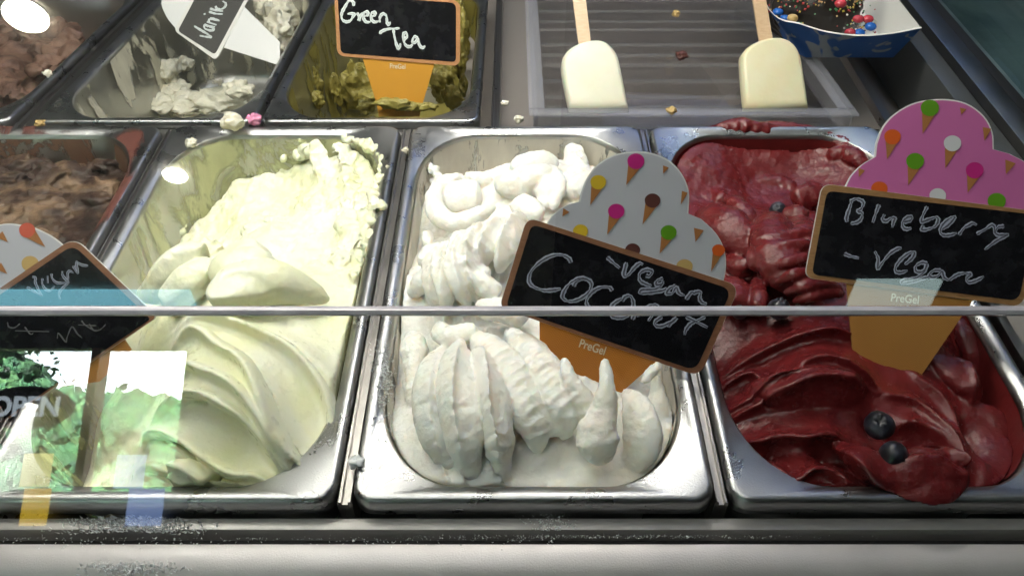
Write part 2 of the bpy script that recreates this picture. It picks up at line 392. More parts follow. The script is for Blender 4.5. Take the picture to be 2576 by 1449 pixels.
# ------------------------------------------------------------------ gelato sculpting
def sweep(path, prof, ns=26, rt=0.5, ruff=0.0, wl=0.004, roll=0.0, power=2.0, side=1.0, n=7):
    """closed tube along path [(x,y,z)], half width profile prof [...], thickness rt*width, ruffles along its crest"""
    P = np.array(catmull(path, n)); N = len(P)
    s = np.concatenate([[0], np.cumsum(np.linalg.norm(np.diff(P, axis=0), axis=1))]); L = s[-1]; t = s / L
    w = np.interp(t, np.linspace(0, 1, len(prof)), prof) * np.sqrt(np.clip(1 - (2 * t - 1) ** 8, .003, 1))
    T = np.gradient(P, axis=0); T /= np.linalg.norm(T, axis=1)[:, None]
    up = np.array([0, -0.45, 0.9]); U = up - T * (T @ up)[:, None]; U /= np.linalg.norm(U, axis=1)[:, None]
    S = np.cross(T, U)
    cr, sr = math.cos(roll), math.sin(roll); U, S = U * cr + S * sr, S * cr - U * sr
    a = np.linspace(0, 2 * math.pi, ns, endpoint=False)
    ca = np.sign(np.cos(a)) * np.abs(np.cos(a)) ** (2 / power); sa = np.sin(a)
    if isinstance(ruff, tuple): ruff, rs = ruff
    else: rs = 0.5
    crest = np.exp(-((a - math.pi / 2 + 0.6 * side) ** 2) / rs)
    ph = 2 * math.pi * s / wl
    vs = []
    for i in range(N):
        rip = 1 + ruff * crest * (math.sin(ph[i]) + 0.5 * math.sin(ph[i] * 0.61 + 1.3))
        vs.append(P[i] + S[i] * (ca * w[i] * rip)[:, None] + U[i] * (sa * w[i] * rt * rip)[:, None])
    V = np.concatenate(vs + [P[:1], P[-1:]]); fs = []
    for i in range(N - 1):
        for k in range(ns):
            k2 = (k + 1) % ns; fs.append((i * ns + k, i * ns + k2, (i + 1) * ns + k2, (i + 1) * ns + k))
    c0, c1 = N * ns, N * ns + 1
    for k in range(ns):
        k2 = (k + 1) % ns; fs.append((c0, k2, k)); fs.append((c1, (N - 1) * ns + k, (N - 1) * ns + k2))
    return V, fs
def fill_body(cx, cy, z0, tilt, ctrl, bottom=-0.1, shrink=0.0, nr=46, sig=0.022):
    """closed body inside a pan whose top follows height points (x, y, h); h relative to the rim, sig = blend radius"""
    C = np.array(ctrl, float); b = np.array(rrect(OW - 0.003 - shrink, OL - 0.004 - shrink, 0.041, 0.055, 14, 8)); nb = len(b)
    vs = []; fs = []
    for k in range(nr + 1):
        rho = (k / nr) ** 0.7; vs.append(np.column_stack([b * rho, np.zeros(nb)]))
    V = np.concatenate(vs); X = V[:, 0] + cx; Y = V[:, 1] + cy
    d2 = (X[:, None] - C[None, :, 0]) ** 2 + (Y[:, None] - C[None, :, 1]) ** 2
    w = np.exp(-d2 / (2 * sig * sig)) + 1e-9; h = (w * C[None, :, 2]).sum(1) / w.sum(1)
    V = np.column_stack([X, Y, h]); top = V[-nb:]; inset = 1.0 + bottom * 0.8
    bot = np.column_stack([(top[:, 0] - cx) * 0.93 + cx, (top[:, 1] - cy) * 0.96 + cy, np.full(nb, bottom)])
    V = np.concatenate([V, bot, [[cx, cy, bottom]]])
    for k in range(nr + 1):
        for i in range(nb):
            j = (i + 1) % nb; fs.append((k * nb + i, (k + 1) * nb + i, (k + 1) * nb + j, k * nb + j))
    c = len(V) - 1; o = (nr + 1) * nb
    fs += [(o + j, o + i, c) for i, j in ((i, (i + 1) % nb) for i in range(nb))]
    fs += [tuple(range(nb))]
    return V, fs
def blob(c, r, sq=(1, 1, 1), seed=0, amp=0.25, fr=1.6, nu=20, nv=12):
    vs = []; fs = []
    th = np.linspace(0, math.pi, nv + 1); ph = np.linspace(0, 2 * math.pi, nu, endpoint=False)
    for i in range(nv + 1):
        for k in range(nu): vs.append((math.sin(th[i]) * math.cos(ph[k]), math.sin(th[i]) * math.sin(ph[k]), math.cos(th[i])))
    V = np.array(vs); V = V * (1 + amp * fbm(V * fr + seed * 7.3, 3))[:, None] * np.array(sq) * r + np.array(c)
    for i in range(nv):
        for k in range(nu):
            k2 = (k + 1) % nu; fs.append((i * nu + k, (i + 1) * nu + k, (i + 1) * nu + k2, i * nu + k2))
    return V, fs
def crust(pts, tr, n, r0, r1, spread, seed, sz=.7):
    rr_ = random.Random(seed); P = catmull(pts, 8); out = []
    for k in range(n):
        p = P[rr_.randrange(len(P))]; u, v = tr(p[0] + rr_.gauss(0, spread), p[1] + rr_.gauss(0, spread)); out.append(blob(G(u, v, p[2] + rr_.uniform(-.002, .001)), rr_.uniform(r0, r1), (1, 1.3, sz), seed + k, .7, 1.9, 12, 8))
    return out
def sculpt(name, pieces, mat, voxel=0.0011, smooth=2, disp=None, ridges=None, label=None, cat='gelato', group=None, relax=5):
    vs = []; fs = []; b = 0
    for V, f in pieces:
        vs.append(np.asarray(V)); fs += [tuple(i + b for i in q) for q in f]; b += len(V)
    V = np.concatenate(vs)
    me = bpy.data.meshes.new('tmp'); me.from_pydata(V.tolist(), [], fs); me.update()
    bm = bmesh.new(); bm.from_mesh(me); bmesh.ops.remove_doubles(bm, verts=bm.verts, dist=1e-6); bmesh.ops.recalc_face_normals(bm, faces=bm.faces); bm.to_mesh(me); bm.free()
    o = bpy.data.objects.new('tmp', me); COL.objects.link(o)
    m = o.modifiers.new('r', 'REMESH'); m.mode = 'VOXEL'; m.voxel_size = voxel; m.use_smooth_shade = True
    if smooth:
        m2 = o.modifiers.new('s', 'SMOOTH'); m2.iterations = smooth; m2.factor = 0.5
    dg = bpy.context.evaluated_depsgraph_get(); dg.update()
    me2 = bpy.data.meshes.new_from_object(o.evaluated_get(dg)); bpy.data.objects.remove(o); bpy.data.meshes.remove(me)
    n = len(me2.vertices); co = np.empty(n * 3); me2.vertices.foreach_get('co', co); co = co.reshape(-1, 3)
    no = np.empty(n * 3); me2.vertex_normals.foreach_get('vector', no); no = no.reshape(-1, 3)
    if ridges:
        df = ridge_field(co, ridges) * np.clip(no[:, 2:3] * 2, 0, 1)
        ed = np.empty(len(me2.edges) * 2, int); me2.edges.foreach_get('vertices', ed); ed = ed.reshape(-1, 2); cnt = np.bincount(ed.ravel(), minlength=n)[:, None] + 1.0
        for _ in range(relax):                       # relax the fold field where two sides of a fold meet
            acc = df.copy()
            for c_ in range(3): acc[:, c_] += np.bincount(ed[:, 0], df[ed[:, 1], c_], n) + np.bincount(ed[:, 1], df[ed[:, 0], c_], n)
            df = acc / cnt
        co = co + df; lowv = (co[:, 1] < .2135) & (co[:, 2] < .0); co[lowv, 1] = np.maximum(co[lowv, 1], .2135)
    if disp is not None: co = co + no * disp(co)[:, None]
    me2.vertices.foreach_set('co', co.ravel()); me2.materials.clear(); me2.materials.append(mat); me2.name = name
    me2.polygons.foreach_set('use_smooth', [True] * len(me2.polygons)); me2.update()
    o = bpy.data.objects.new(name, me2); link(o); tag(o, label, cat, group); return o
def RG(tr, pts, prof, wb, wf, lean, z=.012, ruff=0.0, wl=.005): return ([G(*tr(x, y), z) for x, y in pts], [p * mm for p in prof], wb * mm, wf * mm, lean, ruff, wl)
def PX(pts, tr, z=None):
    out = []
    for p in pts:
        u, v = tr(p[0], p[1]); out.append(tuple(G(u, v, p[2] if len(p) > 2 else z)))
    return out
def ridge_field(co, ridges):
    """sharp crested folds: path [(x,y)], height profile, width behind, width in front (towards the customer), lean"""
    out = np.zeros_like(co)
    for path, prof, wb, wf, lean, ruff, wl in ridges:
        lx, ly = lean if isinstance(lean, tuple) else (0, -lean)
        P = np.array(catmull([tuple(p)[:2] for p in path], 5)); N = len(P)
        box = (co[:, 0] > P[:, 0].min() - .04) & (co[:, 0] < P[:, 0].max() + .04) & (co[:, 1] > P[:, 1].min() - .04) & (co[:, 1] < P[:, 1].max() + .04)
        idx = np.where(box)[0]; q = co[idx, :2]; best = np.full(len(q), 1e9); tt = np.zeros(len(q)); sg = np.zeros(len(q))
        for i in range(N - 1):
            a = P[i]; d = P[i + 1] - a; L2 = d @ d + 1e-12; u = np.clip(((q - a) @ d) / L2, 0, 1); e = q - a - u[:, None] * d; ds = (e ** 2).sum(1)
            m = ds < best; best[m] = ds[m]; tt[m] = (i + u[m]) / (N - 1); sg[m] = np.sign(d[0] * e[m, 1] - d[1] * e[m, 0])
        dist = np.sqrt(best); w = np.where(sg > 0, wb, wf); h = np.interp(tt, np.linspace(0, 1, len(prof)), prof) * np.exp(-np.sqrt((dist / w) ** 2 + .006) + .077)
        if ruff:
            sl = tt * np.linalg.norm(np.diff(P, axis=0), axis=1).sum()
            h = h * (1 + ruff * (np.sin(2 * math.pi * sl / wl) + .5 * np.sin(2 * math.pi * sl / wl * .57 + 1)))
        out[idx, 2] += h; out[idx, 1] += ly * h; out[idx, 0] += lx * h
    return out
def hgt(ctrl, sig, x, y):
    C = np.array(ctrl, float); w = np.exp(-((x - C[:, 0]) ** 2 + (y - C[:, 1]) ** 2) / (2 * sig * sig)) + 1e-9; return float((w * C[:, 2]).sum() / w.sum())
def ropes(ridges, ctrl, sig, r, lift, rt=.8):
    out = []
    for path, prof, wb, wf, lean, ruff, wl in ridges:
        P = [(p[0], p[1], hgt(ctrl, sig, p[0], p[1]) + lift) for p in path]
        out.append(sweep(P, [r * .4] + [r] * 3 + [r * .4], rt=rt, ruff=.08, wl=.012, ns=14))
    return out
DI = lambda x, y: (x, y)
mm = 0.001
GG = 'gelato in the steel pans'

# --- coconut
ctrl = [G(u, v, z) for u, v, z in [(1330, 1205, -.022), (1150, 1190, -.028), (1550, 1195, -.024), (1040, 1000, -.030), (1650, 1010, -.034), (1250, 1000, .011), (1150, 1000, .006), (1450, 950, .009), (1560, 1080, -.003), (1600, 990, .0), (1380, 1100, .0), (1250, 1100, .002), (1180, 1090, -.001), (1240, 820, .006), (1500, 800, .002), (1090, 820, -.004),
        (1640, 800, -.01), (1150, 660, -.002), (1350, 620, .012), (1500, 600, .004), (1150, 540, -.006), (1300, 490, .004), (1440, 450, -.004), (1150, 430, -.045), (1350, 380, -.05), (1500, 400, -.035), (1060, 640, -.04)]]
pcs = [fill_body(0.0105, YF, 0, 0, ctrl)]
t6 = Z(1200, 1150, 1.654); t1 = Z(1300, 400, 1.9325)
def S(pts, prof, tr=DI, wide=1.0, **k): return sweep(PX(pts, tr), [x * mm * wide for x in prof], **k)
pcs += [S([(600, 100, .002), (530, 340, .010), (545, 560, .006), (620, 760, -.006), (690, 880, -.022)], [2, 7, 8.5, 7, 2], t6, wide=1.3, rt=.75, ruff=.05, wl=.005, roll=-.45),
        S([(700, 70, .006), (665, 300, .016), (700, 550, .014), (740, 760, .002), (780, 920, -.016)], [2, 7, 9, 7.5, 2], t6, wide=1.3, rt=.8, ruff=.06, wl=.0045, roll=-.5),
        S([(790, 90, .008), (855, 330, .018), (905, 560, .016), (930, 760, .004), (965, 930, -.012)], [2, 6, 7, 6, 2], t6, wide=1.3, rt=.9, ruff=.09, wl=.0045, roll=-.5),
        S([(760, 20, .006), (900, 180, .014), (1020, 380, .014), (1120, 580, .008), (1150, 740, -.006)], [3, 10, 13, 11, 4], t6, rt=.55, ruff=(.07, 1.6), wl=.0058, roll=-.1, side=-.6),
        S([(950, 0, .008), (1120, 180, .014), (1240, 370, .015), (1310, 520, .010), (1290, 660, -.002)], [3, 9, 11, 9, 4], t6, rt=.6, ruff=(.08, 1.6), wl=.0055, roll=-.15, side=-.6),
        S([(1290, 175, .024), (1330, 300, .022), (1410, 440, .014), (1440, 560, .004), (1390, 650, -.008)], [2.5, 4.5, 6, 6, 2], t6, rt=.8, ruff=.1, wl=.005),
        S([(1050, 480, .006), (1200, 560, .006), (1300, 560, .004), (1420, 500, .004)], [3, 6, 6, 2], t6, rt=.6, ruff=.12, wl=.004),
        S([(1530, 175, .030), (1545, 330, .026), (1525, 480, .018), (1490, 640, .010), (1530, 810, -.002)], [3.2, 3.8, 7, 11.5, 6], t6, rt=.7, ruff=.05, wl=.007),
        S([(1560, 190, .028), (1580, 290, .024)], [2.2, 2.6], t6, rt=.9),
        S([(1640, 360, .004), (1730, 500, .008), (1745, 680, .0), (1650, 850, -.018)], [3, 9, 11, 4], t6, rt=.5, ruff=.05, wl=.005, roll=.4),
        S([(1830, 260, .0), (1840, 500, -.012), (1835, 680, -.022), (1780, 800, -.032)], [2, 6, 6, 2], t6, rt=.6, ruff=.06, wl=.005, roll=.5),
        S([(1740, 330, .008), (1830, 240, .012), (1860, 215, .012)], [2, 3, 2], t6, rt=.6),
        S([(430, 30, -.002), (420, 160, -.004), (430, 300, -.008), (450, 440, -.014), (450, 560, -.022)], [6, 8, 6, 7, 4], t6, rt=.8, ruff=.1, wl=.007),
        S([(380, 280, -.012), (420, 420, -.016), (430, 560, -.022)], [4, 5, 4], t6, rt=.8, ruff=.15, wl=.006),
        S([(480, 680, -.024), (560, 800, -.028), (700, 880, -.030)], [4, 7, 4], t6, rt=.6, ruff=.1, wl=.007),
        S([(1020, 800, -.022), (1150, 830, -.024), (1230, 900, -.030)], [4, 8, 4], t6, rt=.6, ruff=.05, wl=.007),
        S([(540, 10, .002), (640, 60, .006), (800, 20, .010)], [5, 7, 5], t6, rt=.7, ruff=.1, wl=.006)]
for pts, pr, rl in [([(1060, 690, .022), (980, 850, .026), (905, 1000, .024), (875, 1090, .014)], [2, 7, 6.5, 2], -.7),
        ([(950, 740, .020), (860, 850, .024), (790, 960, .024), (770, 1060, .014)], [2, 6, 6, 2], -.6),
        ([(880, 760, .018), (760, 880, .022), (690, 1030, .024), (700, 1180, .018), (740, 1300, .010)], [2, 6, 7, 6, 2], -.6),
        ([(790, 800, .014), (660, 930, .019), (605, 1080, .022), (640, 1240, .018), (700, 1340, .008)], [2, 5.5, 6.5, 6, 2], -.6),
        ([(710, 830, .010), (580, 960, .014), (525, 1120, .018), (520, 1260, .016), (540, 1370, .008)], [2, 5.5, 7, 6, 3], -.55),
        ([(630, 870, .006), (500, 990, .010), (440, 1130, .014), (450, 1260, .010), (520, 1340, .006)], [2, 6, 8, 6, 3], -.5)]:
    pcs.append(S(pts, pr, t1, wide=1.15, rt=.7, ruff=.06, wl=.005, roll=rl))
pcs += [S([(500, 900, .0), (390, 960, .004), (340, 1030, .0)], [4, 6, 3], t1, rt=.7, ruff=.1, wl=.005),
        S([(460, 1090, .010), (360, 1150, .008), (310, 1200, .002), (330, 1260, -.004)], [5, 7, 6, 3], t1, rt=.7, ruff=.12, wl=.006),
        S([(420, 860, -.008), (390, 820, -.010), (400, 900, -.006)], [3, 4, 4], t1, rt=.9, ruff=.12, wl=.006),
        S([(780, 1050, .020), (760, 1130, .022), (820, 1190, .020), (900, 1230, .018)], [4, 6, 7, 6], t1, rt=.7, ruff=.05, wl=.006),
        S([(720, 1310, .016), (820, 1330, .018), (940, 1340, .016), (1080, 1400, .012)], [5, 7, 8, 6], t1, rt=.6, ruff=.06, wl=.006),
        # back lumps
        S([(640, 420, -.004), (560, 450, -.002), (480, 500, -.002), (440, 600, .0), (480, 700, .004), (600, 740, .008), (760, 680, .010), (850, 620, .008)], [4, 6, 6.5, 7, 7, 7, 6, 4], t1, rt=.8, ruff=.04, wl=.011),
        S([(640, 440, -.004), (740, 440, -.002), (820, 470, .0)], [5, 6, 5], t1, rt=.8, ruff=.05, wl=.008),
        S([(500, 560, -.006), (620, 570, -.003), (760, 560, .0)], [11, 14, 11], t1, rt=.55),
        S([(960, 400, .0), (1080, 340, .004), (1200, 330, .004), (1290, 340, .0)], [6, 9, 9, 5], t1, rt=.7, ruff=.05, wl=.01),
        S([(900, 430, .004), (980, 480, .010), (1120, 440, .014), (1220, 420, .010), (1320, 440, .004)], [8, 11, 11, 9, 5], t1, rt=.7, ruff=.05, wl=.012),
        S([(1060, 520, .008), (1180, 480, .012), (1210, 560, .010), (1180, 660, .006)], [7, 9, 8, 5], t1, rt=.7, ruff=.05, wl=.01),
        S([(1000, 600, .006), (1100, 660, .010), (1180, 700, .010)], [8, 9, 6], t1, rt=.7, ruff=.04, wl=.01),
        S([(1230, 360, .010), (1280, 500, .014), (1240, 660, .010)], [4, 6, 4], t1, rt=.8, ruff=.04, wl=.01, roll=.5),
        S([(1380, 210, -.012), (1400, 320, -.010), (1420, 440, -.006), (1400, 560, -.004)], [7, 9, 9, 9], t1, rt=.6, ruff=.06, wl=.006),
        S([(1300, 560, .004), (1450, 480, .002), (1560, 440, -.004)], [8, 9, 8], t1, rt=.6, ruff=.06, wl=.008),
]
RC = []
for pts, am in [([(690, 75), (645, 300), (630, 540), (675, 760), (720, 900)], 5), ([(800, 90), (825, 330), (840, 560), (900, 770), (965, 935)], 6), ([(560, 170), (500, 380), (500, 560), (560, 720), (640, 850)], 4)]:
    RC.append(RG(t6, pts, [1, am, am, am, 1], 2.5, 7, (.45, -.2), .014)); RC.append(RG(t6, pts, [.2, 1.3, 1.3, 1.3, .2], 1.2, 1.8, (.3, -.2), .014, .7, .0052 + am * .0002))
for pts, am in [([(1065, 690), (935, 890), (870, 1080)], 4), ([(955, 740), (835, 880), (775, 1000), (760, 1060)], 5), ([(880, 765), (735, 900), (680, 1060), (715, 1200), (740, 1290)], 5), ([(790, 800), (645, 935), (600, 1080), (645, 1240), (690, 1330)], 5), ([(715, 830), (560, 965), (518, 1140), (512, 1320)], 5), ([(635, 870), (485, 995), (432, 1180), (480, 1290)], 4)]:
    RC.append(RG(t1, pts, [1, am, am, am, 1], 2.2, 6, (-.3, -.2), .02)); RC.append(RG(t1, pts, [.2, 1.1, 1.1, 1.1, .2], 1.0, 1.5, (-.2, -.2), .02, .7, .0048 + am * .0002))
for k in range(15):                          # cross ripples of the two broad bands
    t_ = k / 14
    c = np.array([np.interp(t_, [0, .4, .8, 1], [800, 960, 1110, 1180]), np.interp(t_, [0, .4, .8, 1], [60, 260, 510, 640])]); RC.append(RG(t6, [c + (-75, 55), c + (0, 4), c + (80, -50)], [.2, 1.2 + .9 * math.sin(k * 2.1) ** 2, .2], 1.6, 1.3, .3, .014))
    c = np.array([np.interp(t_, [0, .4, .8, 1], [960, 1110, 1240, 1300]), np.interp(t_, [0, .4, .8, 1], [20, 190, 390, 540])]); RC.append(RG(t6, [c + (-60, 45), c + (0, 4), c + (70, -40)], [.2, 1.2 + .9 * math.sin(k * 1.7 + 1) ** 2, .2], 1.5, 1.2, .3, .014))
pcs += crust([(460, 720, -.026), (560, 840, -.028), (750, 900, -.028), (1000, 880, -.026), (1200, 900, -.028), (1450, 900, -.028), (1650, 860, -.03)], t6, 60, .004, .009, 30, 2200, .5)
pcs += crust([(440, 220, -.010), (400, 320, -.010), (440, 390, -.012), (400, 480, -.02)], t1, 26, .0015, .0032, 14, 1700)
def dn_coco(co):
    rough = np.clip((co[:, 1] - 0.40) / 0.1, 0, 1)
    return 0.0008 * fbm(co * 70, 3) + 0.00030 * fbm(co * 420, 4) + .0009 * np.clip(fbm(co * 130 + 9, 3) - .25, 0, 1) + 0.0006 * rough * fbm(co * 200, 3)
sculpt('coconut_gelato', pcs, M['coconut'], 0.00085, 1, dn_coco, RC, 'white coconut gelato swirled in ruffled petals with a drop shaped lump', 'gelato', GG, relax=1)

# --- lemon
ctrl = [G(u, v, z) for u, v, z in [(560, 1210, -.020), (400, 1215, -.030), (300, 1215, -.05), (150, 1215, -.075), (760, 1130, -.022), (830, 1000, -.012), (420, 1050, .008), (560, 1000, .014), (700, 920, .012), (340, 1060, -.035), (360, 950, -.012), (250, 1000, -.06), (100, 1000, -.08), (200, 880, -.06), (500, 860, .012), (800, 860, .0),
        (640, 760, .010), (450, 720, .004), (850, 740, -.006), (360, 800, -.03), (250, 800, -.07), (640, 620, -.020), (780, 600, -.022), (880, 600, -.014), (540, 600, -.040), (480, 640, -.055), (700, 520, -.036), (850, 480, -.020), (930, 420, -.008), (600, 440, -.085), (500, 480, -.10), (420, 520, -.10), (680, 400, -.075), (840, 380, -.030), (900, 350, -.010), (380, 640, -.085), (310, 720, -.05)]]
pcs = [fill_body(-0.1735, YF, 0, 0, ctrl, sig=.016)]
t5 = Z(0, 1050, 1.4846); tL = Z(400, 400, 1.811)
RL = [RG(t5, [(900, 110), (1100, 110), (1300, 150), (1520, 225), (1660, 345), (1715, 480), (1700, 600), (1620, 720)], [2.6, 9.1, 11.7, 11.7, 10.4, 9.1, 7.8, 3.9], 9, 4, 0.65),
      RG(t5, [(870, 185), (1050, 165), (1200, 258), (1330, 330), (1410, 440), (1480, 560), (1600, 742)], [3.9, 11.7, 15.6, 15.6, 14.3, 11.7, 7.8], 8, 4, 0.78),
      RG(t5, [(860, 390), (1000, 345), (1150, 390), (1290, 440), (1400, 530), (1460, 620), (1510, 710)], [3.9, 13, 15.6, 15.6, 13, 10.4, 6.5], 9, 4, 0.78),
      RG(t5, [(760, 560), (900, 500), (1060, 480), (1240, 535), (1370, 600), (1430, 680), (1460, 730)], [3.9, 13, 16.9, 16.9, 14.3, 10.4, 6.5], 9, 4, 0.78),
      RG(t5, [(640, 560), (800, 588), (950, 645), (1080, 718), (1200, 770), (1320, 762), (1420, 810)], [3.9, 11.7, 15.6, 15.6, 13, 10.4, 5.2], 8, 4, 0.715),
      RG(t5, [(600, 680), (750, 722), (880, 780), (1000, 825), (1120, 862), (1230, 868), (1340, 800)], [3.9, 10.4, 13, 13, 11.7, 10.4, 5.2], 7, 4, 0.65),
      RG(t5, [(350, 900), (600, 900), (800, 930), (950, 960), (1150, 975), (1300, 930), (1450, 840), (1600, 750)], [2.6, 6.5, 7.8, 6.5, 5.2, 6.5, 7.8, 6.5], 6, 4, 0.52),
      RG(t5, [(1430, 130), (1600, 215), (1740, 330), (1760, 430)], [2.6, 6.5, 6.5, 2.6], 5, 3.2, 0.52)]
pcs += [S([(940, 880, -.006), (990, 920, -.006), (1080, 925, -.010), (1180, 890, -.012)], [7, 9, 8, 5], t5, rt=.7)]
pcs += [S([(150, 1170, .0), (280, 1110, .010), (420, 960, .022), (540, 880, .024), (620, 920, .016)], [4, 9, 11, 9, 3], tL, rt=.6, ruff=.03, wl=.012, roll=.5),
        S([(320, 1240, .010), (500, 1060, .022), (640, 960, .020)], [8, 11, 7], tL, rt=.6, roll=.4),
        S([(680, 940, .020), (780, 910, .022), (900, 905, .022), (1010, 900, .018)], [4, 9, 9, 3], tL, rt=.7, ruff=.02, wl=.01),
        S([(640, 1110, .020), (760, 1010, .026), (920, 990, .026), (1060, 1040, .020)], [7, 12, 12, 6], tL, rt=.7, ruff=.03, wl=.006),
        S([(640, 1230, .022), (820, 1110, .026), (1020, 1080, .024), (1200, 1120, .016), (1380, 1190, .004)], [9, 14, 13, 9, 4], tL, rt=.6, ruff=(.03, 1.8), wl=.006),
        # right wall smear and rim crust
        S([(1290, 170, -.006), (1330, 330, -.018), (1400, 470, -.022), (1420, 620, -.020)], [5, 9, 11, 8], tL, rt=.45, ruff=.05, wl=.01),
        S([(480, 620, -.052), (440, 700, -.05), (420, 770, -.05)], [3, 4, 2.5], tL, rt=.6, ruff=.2, wl=.006),
        S([(370, 720, -.045), (385, 780, -.045)], [1.6, 1.8], tL, rt=.6, ruff=.2, wl=.006)]
pcs += crust([(1480, 150, -.003), (1600, 190, -.002), (1680, 260, -.002), (1690, 380, -.003), (1660, 520, -.003), (1640, 620, -.003), (1600, 760, -.004), (1540, 960, -.004), (1500, 1120, -.006)], tL, 60, .0016, .0036, 9, 900, .8)
pcs += crust([(1450, 250, -.010), (1530, 400, -.014), (1520, 600, -.014), (1470, 800, -.012), (1440, 960, -.010)], tL, 30, .004, .009, 22, 1200, .35)
pcs += crust([(1650, 575, .001), (1710, 580, .002)], tL, 8, .002, .004, 8, 1300) + crust([(1200, 130, -.008), (1210, 200, -.012), (1080, 250, -.022), (1290, 235, -.012)], tL, 26, .002, .004, 16, 1400) + crust([(1020, 330, -.038), (1100, 300, -.034), (1150, 330, -.036)], tL, 22, .003, .005, 18, 1500)
rr = random.Random(5)
for k in range(26):
    u = rr.uniform(520, 880); v = rr.uniform(500, 760) ; zz = -.020 - .022 * (760 - v) / 260
    if u < 600 and v < 580: continue
    pcs.append(blob(G(u, v, zz), rr.uniform(.003, .009), (1, 1, .6), k, .5, 1.8, 14, 8))
pcs += ropes(RL[:6], ctrl, .016, .0034, .0006)
RL += [RG(tL, [(560, 875), (650, 950), (655, 1100), (600, 1240)], [1, 4, 4, 2], 4, 4, .2), RG(tL, [(690, 960), (760, 905), (900, 890), (1025, 900), (1070, 1000)], [2, 4, 5, 4, 1], 4, 3, .4)]
for k in range(9): RL.append(RG(tL, [(640 + 6 * k, 1120 + 26 * k), (800, 1010 + 26 * k), (960, 985 + 27 * k), (1120, 1040 + 28 * k), (1260, 1120 + 30 * k)], [.4, 2.3, 2.6, 2.2, .4], 2.2, 1.4, .4))
def dn_lemon(co):
    rough = np.clip((co[:, 1] - 0.332 + .012 * fbm(co * 40, 2)) / 0.06, 0, 1)
    return 0.0003 * fbm(co * 80, 3) * (1 - rough) + rough * (0.0040 * fbm(co * 42, 3) + 0.0011 * fbm(co * 130, 3, .55) + 0.0003 * fbm(co * 420, 2)) + 0.00012 * fbm(co * 500, 2)
sculpt('lemon_gelato', pcs, M['lemon'], 0.00095, 1, dn_lemon, RL, 'pale lemon coloured gelato, scooped out behind and smoothly swirled in front', 'gelato', GG)

# --- red berry
ctrl = [G(u, v, z) for u, v, z in [(2100, 1230, -.018), (1950, 1180, -.020), (2350, 1230, -.012), (1860, 1050, -.022), (1840, 920, -.028), (2000, 1050, -.001), (2200, 1050, -.006), (2400, 1050, -.014), (2520, 1080, -.06), (2000, 900, .0), (2250, 900, -.004), (2450, 900, -.03),
        (1900, 800, .0), (2100, 800, .002), (2300, 800, -.004), (1830, 720, -.008), (1950, 700, -.012), (2080, 680, .0), (2200, 650, .0), (1800, 560, -.012), (1900, 600, .0), (2000, 560, -.006), (1950, 500, -.024), (1850, 450, -.034), (2000, 450, -.036), (2080, 480, -.026), (2150, 480, -.012), (1760, 480, -.022), (1740, 420, -.010), (1780, 350, .0), (1720, 400, -.002), (1850, 318, .001), (1950, 310, .001), (2050, 310, .001), (2140, 325, .001), (2200, 370, .0), (1780, 365, -.003), (1850, 335, -.004), (1950, 328, -.003), (2050, 328, -.003), (2130, 345, -.003), (2180, 390, -.004), (1900, 390, -.024), (2020, 390, -.022), (2120, 410, -.012), (2400, 700, -.02), (2500, 800, -.06)]]
pcs = [fill_body(0.1935, YF, 0, 0, ctrl, sig=.017)]
t7 = Z(2400, 1100, 1.5649); t3 = Z(2300, 400, 1.932)
for pts, pr, rl in [([(300, 460, -.020), (480, 450, -.010), (660, 440, -.006), (850, 450, -.006), (1000, 470, -.010)], [6, 12, 13, 13, 7], .2),
        ([(820, 700, .0), (960, 790, .002), (1080, 870, .0), (1250, 920, .0), (1420, 930, -.002), (1550, 980, -.006)], [4, 7, 10, 13, 13, 8], .2),
        ([(1590, 520, -.016), (1690, 600, -.020), (1740, 720, -.026), (1730, 830, -.032), (1660, 940, -.036)], [5, 11, 12, 11, 6], -.2),
        ([(1540, 30, -.012), (1600, 160, -.014), (1640, 290, -.020), (1620, 380, -.026)], [6, 11, 11, 6], -.3),
        ([(1360, 240, -.006), (1480, 320, -.008), (1570, 420, -.012), (1600, 520, -.018)], [5, 10, 10, 6], -.4),
        ([(1220, 800, .002), (1330, 790, .004), (1440, 800, .002), (1530, 860, -.006)], [5, 7, 7, 4], .2)]:
    pcs.append(S(pts, pr, t7, rt=.6, ruff=.03, wl=.012, roll=rl))
pcs += [S([(1060, 960, -.006), (1220, 985, -.002), (1400, 985, .0), (1530, 960, -.003)], [5, 8, 9, 5], t7, rt=.6, ruff=.05, wl=.01)]
